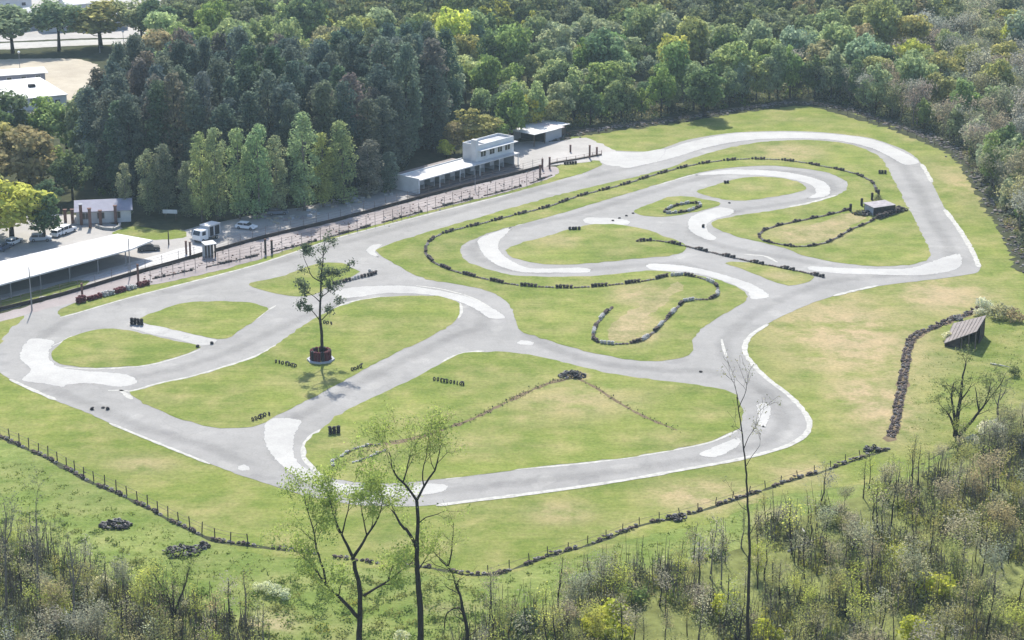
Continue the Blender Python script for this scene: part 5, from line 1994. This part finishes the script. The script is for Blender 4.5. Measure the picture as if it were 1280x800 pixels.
px_tree('near_tree', (526, 848), [
    ([(527, 852), (526, 800), (525, 760), (522, 720), (521, 690), (522, 660), (522, 640), (521, 626)], .36, .15, .1, None, 0),
    ([(521, 627), (514, 615), (506, 604), (498, 596), (490, 580), (487, 562)], .13, .03, -.8, 2, .1), ([(521, 627), (528, 612), (536, 600), (543, 590), (548, 574), (552, 556)], .13, .03, .8, 2, .1),
    ([(504, 602), (508, 588), (512, 572), (515, 556)], .08, .02, .9, 2, -.5), ([(530, 610), (528, 590), (533, 570), (534, 552)], .07, .02, -.8, 2, .4),
    ([(507, 662), (500, 655), (494, 645), (490, 640)], .13, .06, .5, 1, 0), ([(521, 686), (514, 672), (507, 662)], .16, .13, .3, None, 0),
    ([(523, 712), (532, 700), (540, 690)], .07, .02, 1.0, 2, 0), ([(522, 655), (532, 648), (546, 645), (556, 642)], .06, .02, .8, 1, 0),
    ([(541, 692), (548, 700), (562, 712)], .05, .02, .8, 1, .8)],
    'tall near tree with straight black trunk and bare forked top in the foreground', 'tree', M_bark, (.19, .235, .07), 2, 19, .34, .23, .85, 6, (1.2, 2.6), .075, 1.25)
px_tree('near_tree', (583, 830), [
    ([(583, 834), (584, 790), (580, 770), (575, 745), (570, 735), (566, 718), (560, 710), (549, 701)], .25, .06, .4, 1, 0),
    ([(560, 710), (564, 690), (566, 670), (567, 655)], .08, .02, .3, 1, .3), ([(572, 738), (572, 725), (560, 722)], .1, .03, -.4, 1, .1), ([(580, 768), (574, 762), (558, 770), (556, 790)], .08, .04, 1.0, 1, .2)],
    'leaning broken tree with bare crooked branches right of the black trunk', 'bare tree', M_bark, (.15, .18, .08), 2, 6, .3, .22, .5, 8, (1.0, 2.2), .06, 1.0)
px_tree('near_tree', (935, 838), [
    ([(936, 842), (935, 780), (936, 730), (937, 690), (936, 650), (934, 610), (932, 580), (929, 555), (927, 535), (924, 515), (922, 497)], .34, .07, .2, None, 0),
    ([(923, 500), (920, 488), (918, 472)], .06, .015, .4, 1, .2), ([(924, 510), (930, 495), (934, 480), (936, 464)], .07, .015, -.5, 1, .2), ([(930, 562), (936, 548), (944, 536), (948, 520)], .07, .015, .6, 1, .1),
    ([(928, 540), (920, 532), (913, 530)], .05, .015, -.6, 1, .1), ([(932, 585), (940, 572), (950, 560), (952, 545)], .06, .015, .9, 2, .1), ([(937, 668), (946, 655), (956, 642)], .07, .02, .8, 1, .1),
    ([(936, 640), (926, 632), (920, 622)], .06, .02, -.8, 1, .1), ([(937, 700), (930, 690), (925, 680)], .05, .02, .6, 2, .1)],
    'tallest thin bare tree rising across the southeastern corner of the track', 'bare tree', M_bark, (.15, .155, .1), 2, 6, .24, .2, .6, 9, (1.0, 2.2), .04, .8, thick=.72)
px_tree('gnarled_tree', (1194, 545), [
    ([(1194, 546), (1196, 530), (1199, 510), (1202, 490), (1204, 470), (1208, 455)], .3, .08, .4, 2, 0), ([(1195, 540), (1188, 522), (1182, 512)], .2, .08, -.8, 2, 0),
    ([(1195, 536), (1192, 512), (1190, 495), (1194, 480)], .22, .06, .9, 2, 0), ([(1198, 545), (1212, 530), (1224, 515), (1232, 505), (1240, 495)], .24, .06, .2, 2, 0),
    ([(1224, 515), (1222, 500), (1220, 486)], .12, .04, .7, 2, .1), ([(1232, 505), (1236, 488), (1238, 474)], .1, .03, -.4, 2, .1), ([(1202, 500), (1210, 492), (1216, 482)], .1, .03, .8, 1, .2),
    ([(1240, 495), (1252, 480), (1258, 468)], .08, .03, .5, 2, .2)],
    'gnarled many stemmed tree with a dark leafy tuft below the eastern shed', 'tree', M_bark, (.12, .14, .06), 2, 12, .3, .28, .7, 10, (.9, 2.0), .06, .9, z=Z_F)
px_tree('near_tree', (1248, 528), [
    ([(1248, 530), (1247, 512), (1250, 495), (1252, 478)], .14, .03, .3, 2, 0), ([(1249, 510), (1243, 498), (1240, 486)], .07, .02, .5, 2, .1), ([(1250, 500), (1256, 488), (1258, 474)], .07, .02, -.5, 2, .1)],
    'slimmer leafy tree just right of the gnarled one', 'tree', M_barkg, (.13, .145, .08), 2, 8, .3, .26, .7, 12, (.7, 1.4), .04, .7, z=Z_F)
px_tree('near_tree', (218, 812), [
    ([(218, 815), (216, 780), (214, 760), (208, 740), (200, 728), (192, 715)], .16, .03, -.4, 2, 0), ([(216, 775), (224, 750), (230, 735), (236, 712)], .14, .03, .6, 2, 0), ([(217, 780), (218, 750), (216, 722)], .1, .02, -.8, 2, 0)],
    'small green vase shaped tree just below the larger tyre heap', 'tree', M_bark, (.125, .165, .05), 2, 8, .28, .24, .8, 13, (.9, 1.8), .04, .7)
px_tree('near_tree', (48, 772), [
    ([(48, 775), (47, 720), (46, 690), (45, 655), (44, 628)], .17, .03, .3, 2, 0), ([(46, 700), (38, 680), (33, 664)], .08, .02, .6, 2, .1), ([(46, 690), (54, 668), (60, 650)], .08, .02, -.6, 2, .1)],
    'taller grey bare tree at the head of the lower left thicket', 'bare tree', M_barkg, (.13, .14, .09), 2, 6, .28, .22, .6, 14, (.9, 2.0), .035, .6)
px_tree('near_tree', (92, 792), [
    ([(92, 795), (92, 750), (91, 715), (88, 690), (86, 678)], .17, .03, .3, 2, 0), ([(92, 730), (84, 708), (80, 695)], .08, .02, .6, 2, .1), ([(92, 735), (100, 715), (106, 700)], .08, .02, -.6, 2, .1)],
    'shorter grey bare tree right of the taller one in the lower left thicket', 'bare tree', M_barkg, (.12, .135, .085), 2, 6, .28, .22, .6, 15, (.9, 2.0), .035, .6)
px_tree('near_tree', (8, 768), [
    ([(8, 770), (7, 720), (6, 680), (7, 650), (4, 630)], .15, .03, .3, 2, 0), ([(7, 690), (1, 668), (-3, 655)], .08, .02, .6, 2, .1), ([(7, 680), (14, 662), (18, 645)], .08, .02, -.6, 2, .1)],
    'grey bare tree at the very left edge of the lower left thicket', 'bare tree', M_barkg, (.13, .14, .1), 2, 6, .28, .22, .6, 16, (.9, 2.0), .035, .6)

# ------------------------------------------------------------------ near thickets
SAP = []
for i in range(8):
    q = random.Random(1200 + i)
    g = np.random.default_rng(1200 + i)
    mb, tips = MB(), []
    if i < 5:   # pole like saplings
        top = Vector((q.gauss(0, .4), q.gauss(0, .4), 7.5))
        pts = [Vector((0, 0, -.1)).lerp(top, t / 5) + Vector((q.gauss(0, .08), q.gauss(0, .08), 0)) * (t > 0) for t in range(6)]
        mb.tube(pts, [.13, .11, .09, .075, .055, .03], M_bark if i != 2 else M_barkg, 5)
        for j in range(q.randint(6, 10)):
            t = q.uniform(.3, .95)
            a = q.uniform(0, 6.28)
            p = Vector((0, 0, 0)).lerp(top, t)
            grow(mb, tips, p, Vector((math.cos(a) * .7, math.sin(a) * .7, .9)), q.uniform(.6, 1.5) * (1.2 - t * .6), .028, 1, q, M_barkg, 3, (.3, .7), (2, 2), .15, .1, .012, .5)
    else:
        grow(mb, tips, Vector((0, 0, -.1)), Vector((0, 0, 1)), 2.4, .1, 4, q, M_barkg, 5, (.25, .6), (2, 3), .1, .2, .012, .4)
    SAP.append(combine('young_tree', mb, tip_leaves(tips, g, 11, .42, .24, .85), [M_leaf]))

PR = [(560, 812), (625, 772), (690, 750), (740, 722), (800, 708), (880, 696), (930, 676), (960, 652), (1020, 636), (1090, 608), (1150, 586), (1200, 558), (1290, 515), (1330, 500), (1330, 880), (560, 880)]
PL = [(-30, 668), (0, 672), (60, 690), (110, 715), (200, 745), (300, 775), (335, 800), (335, 880), (-30, 880)]
q = random.Random(51)
spr = scatter(PR, 4.2, q, .5)
spl = scatter(PL, 4.0, q, .5)
scol = {'olive leaved': (.2, .21, .085), 'grey': (.22, .215, .165), 'brownish': (.205, .19, .12), 'yellow green': (.26, .285, .08)}
rows = []
for side, pts in (('right', spr), ('left', spl)):
    for p in pts:
        px, py = proj(p)
        cn = q.choices(list(scol), [3, 3, 2, 1.2])[0]
        if side == 'right':
            zx = 'under the tall twin trees' if px < 640 else ('left of the tallest thin tree' if px < 900 else ('right of the tallest thin tree' if px < 1100 else 'below the gnarled tree'))
            zy = 'upper' if py < np.interp(px, [560, 800, 960, 1280], [800, 745, 700, 590]) else ('middle' if py < 790 else 'bottom')
        else:
            zx, zy = 'in the lower left thicket', ('upper' if py < 760 else ('middle' if py < 805 else 'bottom'))
        rows.append((px, p, cn, zx, zy))
rows.sort(key=lambda r_: r_[0])
cnt = {}
for px, p, cn, zx, zy in rows:
    k = (cn, zx, zy)
    cnt[k] = cnt.get(k, 0) + 1
    s = q.uniform(.5, 1.0) if zy != 'upper' else q.uniform(.45, .85)
    o = link('young_tree', q.choice(SAP[:5] + SAP), None, (p.x, p.y, Z_F), q.uniform(0, 6.28), (s * 1.1, s * 1.1, s * q.uniform(.85, 1.15)))
    o.rotation_euler.x, o.rotation_euler.y = q.gauss(0, .05), q.gauss(0, .05)
    tint(o, scol[cn], q, .12)
    tag(o, '%s %s young tree from left, %s thicket %s' % (nth(cnt[k]), cn, zy, zx) if zx[0] != 'i' else '%s %s young tree from left, %s part of the lower left thicket' % (nth(cnt[k]), cn, zy),
        'young tree', 'young trees of the near thickets')
print('SAP', len(rows))


def undergrowth(name, pxpoly, spacing, hr, rr, weights, lab, seed, per=70, size=.26, z=Z_F, stems=0, cat='undergrowth'):
    q = random.Random(seed)
    g = np.random.default_rng(seed)
    pts = scatter(pxpoly, spacing, q, .6)
    out, mi = [], []
    pts = [p for p in pts if name != 'undergrowth' or seed != 61 or math.sin(p.x * .21 + 1.3) * math.cos(p.y * .17) + .5 * math.sin(p.x * .5 + p.y * .31) > (-.35 if proj(p)[0] > 950 else .0)]
    keys = list(weights)
    for p in pts:
        r, h_ = q.uniform(*rr), q.uniform(*hr)
        k = int(per * (r / rr[1]) ** 1.5) + 10
        d = unit(g, k)
        d[:, 2] = np.abs(d[:, 2])
        rad = .35 + .65 * g.random(k) ** .5
        lump = 1 + .35 * np.sin(d[:, 0] * 5 + p.x) * np.cos(d[:, 1] * 4 + p.y)
        c = np.array([p.x, p.y, z]) + d * (rad * lump)[:, None] * np.array([r, r, h_]) + np.array([0, 0, .05])
        out.append(leaf_quads(c, d + .7 * g.normal(size=(k, 3)) + np.array([0, 0, .5]), size * (.6 + .8 * g.random(k)), g))
        mi += [keys.index(q.choices(keys, list(weights.values()))[0])] * k
        for s_ in range(stems if q.random() < .7 else 0):
            a, e = q.uniform(0, 6.28), q.uniform(0, r)
            b = np.array([p.x + math.cos(a) * e, p.y + math.sin(a) * e, z])
            t = b + np.array([q.gauss(0, .45), q.gauss(0, .45), q.uniform(1.2, 2.6) + 3.2 * q.random() ** 2])
            wv = np.array([q.uniform(.02, .06), 0, 0])
            out.append(np.array([b - wv, b + wv, t + wv * .4, t - wv * .4]))
            mi.append(len(keys) + (q.random() < .45))
    me = quadmesh(name, np.concatenate(out), [U_MATS[k] for k in keys] + [M_stem, M_barkg], mi)
    o = link(name, me)
    tag(o, lab, cat, None, 'stuff')
    return o


undergrowth('undergrowth', PR, 1.75, (.7, 2.3), (.7, 1.5), {'olive': 4, 'greygreen': 4, 'brown': 1.8, 'yellow': 1.6, 'green': 2.2, 'pale': .6, 'dark': 1.6}, 'tangled olive and grey undergrowth of the lower right thicket', 61, 105, .28, stems=6)
undergrowth('undergrowth', PL, 1.5, (.7, 2.2), (.7, 1.4), {'olive': 2, 'greygreen': 5, 'brown': 1.5, 'green': 2, 'pale': .5, 'dark': 2.2}, 'grey green undergrowth of the lower left thicket', 62, 90, .27, stems=6)
undergrowth('undergrowth', [(640, 172), (720, 160), (800, 151), (860, 143), (940, 130), (1000, 124), (1060, 131), (1110, 149), (1160, 165), (1203, 182), (1226, 206), (1246, 235), (1264, 262), (1284, 294), (1330, 330),
                            (1330, 300), (1275, 240), (1240, 190), (1160, 150), (1060, 117), (1000, 112), (860, 130), (720, 148), (640, 160)], 2.6, (1.0, 3.4), (1.0, 2.0), {'greygreen': 4, 'dark': 4, 'green': 2, 'brown': 1.5, 'olive': 1},
            'dark bushy undergrowth along the foot of the woods', 63, 60, .5)
undergrowth('undergrowth', [(1196, 186), (1214, 208), (1232, 236), (1250, 264), (1270, 300), (1290, 335), (1300, 330), (1262, 262), (1240, 228), (1215, 196)], 2.0, (.6, 1.8), (.7, 1.3),
            {'greygreen': 4, 'pale': 1.2, 'brown': 2.5, 'olive': 2}, 'grey scrub on the rubble edge right of the eastern corner', 64, 60, .4, 0)
undergrowth('undergrowth', [(116, 244), (160, 258), (250, 266), (330, 262), (440, 252), (500, 236), (500, 222), (440, 236), (330, 246), (250, 248), (160, 244), (116, 232)], 3.2, (.6, 1.8), (.8, 1.6),
            {'greygreen': 3, 'dark': 4, 'green': 2}, 'low shaded undergrowth at the foot of the dark grove', 65, 50, .42, 0)


def tufts(pxpoly, spacing, hr, lab, seed, mats, z, per=12, wd=.1):
    q = random.Random(seed)
    g = np.random.default_rng(seed)
    pts = scatter(pxpoly, spacing, q, .7)
    out = []
    for p in pts:
        k = q.randint(per // 2, per)
        r = q.uniform(.2, .55)
        b = np.array([p.x, p.y, z]) + np.c_[g.normal(size=(k, 2)) * r, np.zeros(k)]
        t = b + np.c_[g.normal(size=(k, 2)) * .16, g.uniform(hr[0], hr[1], k)]
        a = g.uniform(0, 6.28, k)
        wv = np.c_[np.cos(a), np.sin(a), np.zeros(k)] * wd
        out.append(np.stack([b - wv, b + wv, t + wv * .3, t - wv * .3], 1).reshape(-1, 3))
    o = link('tall_grass', quadmesh('tall_grass', np.concatenate(out), mats))
    tag(o, lab, 'grass', None, 'stuff')


MEAD = [(-20, 560), (60, 592), (130, 622), (200, 652), (280, 686), (380, 706), (520, 716), (600, 724), (690, 704), (760, 684), (850, 660), (930, 640), (960, 650), (900, 694), (800, 708), (700, 744), (620, 775), (560, 812), (560, 850), (335, 850), (335, 796), (200, 742), (60, 686), (-20, 666)]
tufts(MEAD, 2.0, (.06, .24), 'tufted green grass of the near meadow', 71, [M_meadowleaf], Z_F - .01)
tufts([(1130, 560), (1145, 440), (1200, 440), (1285, 400), (1300, 500), (1200, 552), (1150, 580)], 2.2, (.06, .2), 'short rough grass around the eastern shed', 72, [M_meadowleaf], Z_F, 9, .06)
undergrowth('ground_cover', [(335, 850), (325, 790), (300, 765), (320, 735), (380, 716), (520, 722), (600, 735), (620, 770), (560, 812), (560, 850)], 2.1, (.3, .9), (.6, 1.3), {'green': 5, 'olive': 2, 'yellow': .6},
            'low green ground cover under the tall twin trees', 66, 60, .26, Z_F, 0, 'ground cover')
undergrowth('ground_cover', [(0, 640), (80, 640), (160, 690), (300, 745), (320, 790), (200, 742), (60, 686), (0, 668)], 2.6, (.25, .7), (.5, 1.1), {'green': 5, 'olive': 2},
            'low green ground cover between the meadow and the lower left thicket', 67, 50, .24, Z_F, 0, 'ground cover')

undergrowth('undergrowth', [(1090, 128), (1110, 149), (1160, 165), (1203, 182), (1226, 206), (1246, 235), (1264, 262), (1284, 294), (1330, 330), (1345, 60), (1100, 60)], 3.0, (1.2, 3.6), (1.2, 2.2),
            {'greygreen': 5, 'dark': 2, 'brown': 2, 'olive': 2}, 'grey green undergrowth between the bare trees right of the top curve', 68, 50, .55)

# individual bushes
BUSH = [quadmesh('bush', lobes_to_quads([((random.Random(i * 9 + j).uniform(-.8, .8), random.Random(i * 9 + j + 99).uniform(-.8, .8), random.Random(i * 5 + j).uniform(.5, 1.3)), random.Random(i + j * 3).uniform(.5, .85), .9)
                                          for j in range(9)], 420, .27, np.random.default_rng(800 + i)), [M_leaf]) for i in range(4)]
q = random.Random(81)
WB = (.36, .38, .28)
WH, YG, DG, OL = (.4, .4, .32), (.27, .29, .05), (.06, .08, .04), (.16, .165, .07)
for i, (x, y, s, c, lab) in enumerate([
        (340, 742, .95, WB, 'white flowering bush in the meadow, the larger western one'), (354, 748, .85, WB, 'white flowering bush beside the larger western one'),
        (325, 738, .7, WB, 'small white flowering bush west of the pair'), (500, 802, .8, WB, 'white flowering bush at the bottom beside the black trunk'),
        (1230, 388, 1.3, WH, 'white flowering bush at the back corner of the eastern shed'), (1224, 394, .9, WH, 'small pale bush left of the white bush at the shed'),
        (1252, 398, 1.7, (.2, .2, .13), 'grey olive bush right of the white bush behind the shed'), (1185, 424, .8, (.4, .4, .3), 'pale bush in front of the low corner of the shed'),
        (1270, 402, 1.3, (.24, .2, .13), 'tan dry bush at the right edge behind the shed'), (1268, 470, .9, DG, 'dark round bush at the right edge below the shed'),
        (1168, 745, 2.0, YG, 'bright yellow green bush deep in the lower right thicket'), (1138, 802, 1.7, YG, 'bright yellow green bush at the bottom of the right thicket'),
        (765, 798, 2.2, YG, 'yellow green bush at the bottom between twin trees and thin tree'), (745, 790, 1.5, YG, 'smaller yellow green bush left of the bottom one'),
        (910, 770, 1.6, YG, 'yellow green bush just left of the tallest thin tree'), (1195, 665, 1.8, (.22, .22, .06), 'yellowish bush in the middle of the right thicket'),
        (960, 800, 1.4, YG, 'yellow green bush just right of the tallest thin tree base'), (1255, 640, 1.6, (.2, .21, .06), 'yellowish bush near the right edge of the thicket'),
        (790, 752, 1.5, (.09, .13, .05), 'green round bush beside the white dot in the thicket'), (660, 790, 1.8, (.08, .11, .06), 'dark green bush left of the yellow green bushes'),
        (770, 738, 1.3, DG, 'dark bush above the green round one'), (1040, 655, 1.6, DG, 'dark bush at the upper edge of the right thicket'),
        (1240, 545, 1.6, (.4, .4, .34), 'pale blossoming bush below the gnarled tree'), (1215, 560, 1.3, (.34, .34, .28), 'smaller pale blossoming bush left of the larger one'),
        (1275, 560, 1.7, (.16, .16, .12), 'grey bush at the right edge under the blossoming bush'), (1265, 262, 1.3, WH, 'pale bush on the rubble edge right of the eastern corner'),
        (90, 757, 1.5, DG, 'dark bush at the foot of the grey bare trees in the lower left'), (130, 740, 1.2, (.45, .44, .3), 'pale bush in the lower left thicket'),
        (1098, 252, .8, (.13, .14, .08), 'grey green shrub behind the marshal hut'), (1074, 268, .8, (.14, .15, .08), 'olive shrub at the left of the marshal hut')]):
    g = G(x, y)
    o = link('bush', BUSH[i % 4], None, (g.x, g.y, Z_F), q.uniform(0, 6), (s, s, s * q.uniform(.8, 1.05)))
    o.color = (*c, 1)
    tag(o, lab, 'bush')

# rubble and cut branches along the foot of the woods
q = random.Random(91)
mb = MB()
path = catmull([G(x, y) for x, y in [(690, 176), (720, 168), (760, 161), (800, 156), (860, 148), (940, 135), (1000, 129), (1060, 137), (1110, 155), (1160, 171), (1196, 188), (1217, 211), (1236, 240), (1254, 268), (1274, 304), (1286, 338)]], False, .7)
for p in path:
    for k in range(3):
        c = p + Vector((q.gauss(0, 1.1), q.gauss(0, 1.1), 0))
        s = q.uniform(.1, .42)
        vs = [c + Vector((q.uniform(.6, 1) * s * sx, q.uniform(.6, 1) * s * sy, max(0, q.uniform(.5, .9) * s * sz))) for sx in (-1, 1) for sy in (-1, 1) for sz in (0, 1)]
        mb.add(vs, [(0, 1, 3, 2), (4, 6, 7, 5), (0, 4, 5, 1), (2, 3, 7, 6), (1, 5, 7, 3), (0, 2, 6, 4)], q.choice([M_rock, M_rock, M_ditch, M_rubber_grey, M_rubber]))
    if q.random() < .5:
        c = p + Vector((q.gauss(0, 1.2), q.gauss(0, 1.2), .15))
        a = q.uniform(0, 6.28)
        mb.tube([c, c + Vector((math.cos(a), math.sin(a), q.uniform(0, .5))) * q.uniform(.8, 2.2)], [.07, .03], M_barkg, 4)
tag(mb.build('rubble'), 'grey rubble, cut branches and old tyres along the foot of the woods', 'rubble', None, 'stuff')
# litter by the pits
for i, (x0, x1, n) in enumerate([((330, 500), (285, 240), 60)]):
    mb = MB()
    for k in range(n):
        t = q.random()
        g = G(x0[0] + (x0[1] - x0[0]) * t, 280 - 44 * t + q.uniform(-10, 6))
        s = q.uniform(.15, .6)
        mb.box(g.x - s, g.x + s, g.y - s * .7, g.y + s * .7, 0, q.uniform(.1, .5), q.choice([M_pale, M_walk, M_greyw, M_dirtroad]))
    tag(mb.build('debris'), 'scattered pale debris in the shade between the grove and the pit fence', 'debris', None, 'stuff')

wq = np.random.default_rng(5)
lines_ = [[(420, 586), (440, 574), (478, 556), (510, 550), (545, 540), (590, 524), (625, 507), (660, 490), (690, 478), (716, 472)], [(720, 472), (745, 485), (765, 498), (790, 513), (812, 524), (846, 538)]]
cs = []
for li, ln in enumerate(lines_):
    for p in catmull([G(x, y) for x, y in ln], False, .35):
        k = int(wq.integers(0, 8)) if li == 0 else int(wq.integers(0, 4))
        if k:
            cs.append(np.array([p.x, p.y, Z_I + .06]) + wq.normal(size=(k, 3)) * np.array([.45, .45, .03]) + np.array([0, 0, wq.uniform(0, .22)]))
cs = np.concatenate(cs)
o = link('weeds', quadmesh('weeds', leaf_quads(cs, unit(wq, len(cs)) + np.array([0, 0, .4]), .26 * (.5 + wq.random(len(cs))), wq), [U_MATS['brown'], U_MATS['dark'], U_MATS['olive']], wq.choice([0, 1, 1, 2], len(cs))))
tag(o, 'dark weeds growing along the brown dirt line of the middle island', 'weeds', None, 'stuff')
mb = MB()
for k in range(300):
    t = q.random()
    x = 180 + 510 * t
    yb = np.interp(x, [180, 240, 320, 420, 500, 560, 640, 690], [347, 334, 314, 288, 268, 250, 229, 215])
    g = G(x, yb + q.gauss(0, 4))
    s = q.uniform(.06, .2)
    mb.box(g.x - s, g.x + s, g.y - s * .8, g.y + s * .8, 0, q.uniform(.04, .2), q.choice([M_walk, M_brick, M_wood, M_rubber_brown, M_rubber_grey, M_pale]))
tag(mb.build('debris'), 'scattered bricks, rubber and scraps along the pinkish pit walkway', 'debris', None, 'stuff')

# fallen pale logs
for i, (x0, y0, x1, y1, lab) in enumerate([(1238, 455, 1262, 461, 'pale fallen pole lying right of the gnarled tree'), (985, 690, 1028, 672, 'bleached fallen log in the thicket right of the thin tree'),
                                           (1003, 662, 1014, 685, 'short bleached branch crossing the fallen log')]):
    a, b = G(x0, y0), G(x1, y1)
    mb = MB()
    c = (a + b) / 2
    mb.tube([a - c + Vector((0, 0, .12)), Vector((.1, .1, .2)), b - c + Vector((0, 0, .3))], [.14, .11, .06], M_pale if i else M_line, 7)
    tag(mb.build('fallen_log', None, (c.x, c.y, Z_F), 0, True), lab, 'log')
print('BUNDLES', NB[0])

HAZE = 0.0001
if HAZE > 0:
    m, n, l = newmat('air')
    v = N(n, 'ShaderNodeVolumePrincipled')
    v.inputs['Density'].default_value = HAZE
    v.inputs['Color'].default_value = (.66, .86, 1, 1)
    v.inputs['Anisotropy'].default_value = 0.2
    o_ = N(n, 'ShaderNodeOutputMaterial')
    l.new(v.outputs[0], o_.inputs['Volume'])
    mb = MB()
    mb.box(-2600, 2600, -400, 4100, -1.2, 125, m)
    tag(mb.build('haze'), 'thin pale summer haze in the air', 'haze', None, 'stuff')
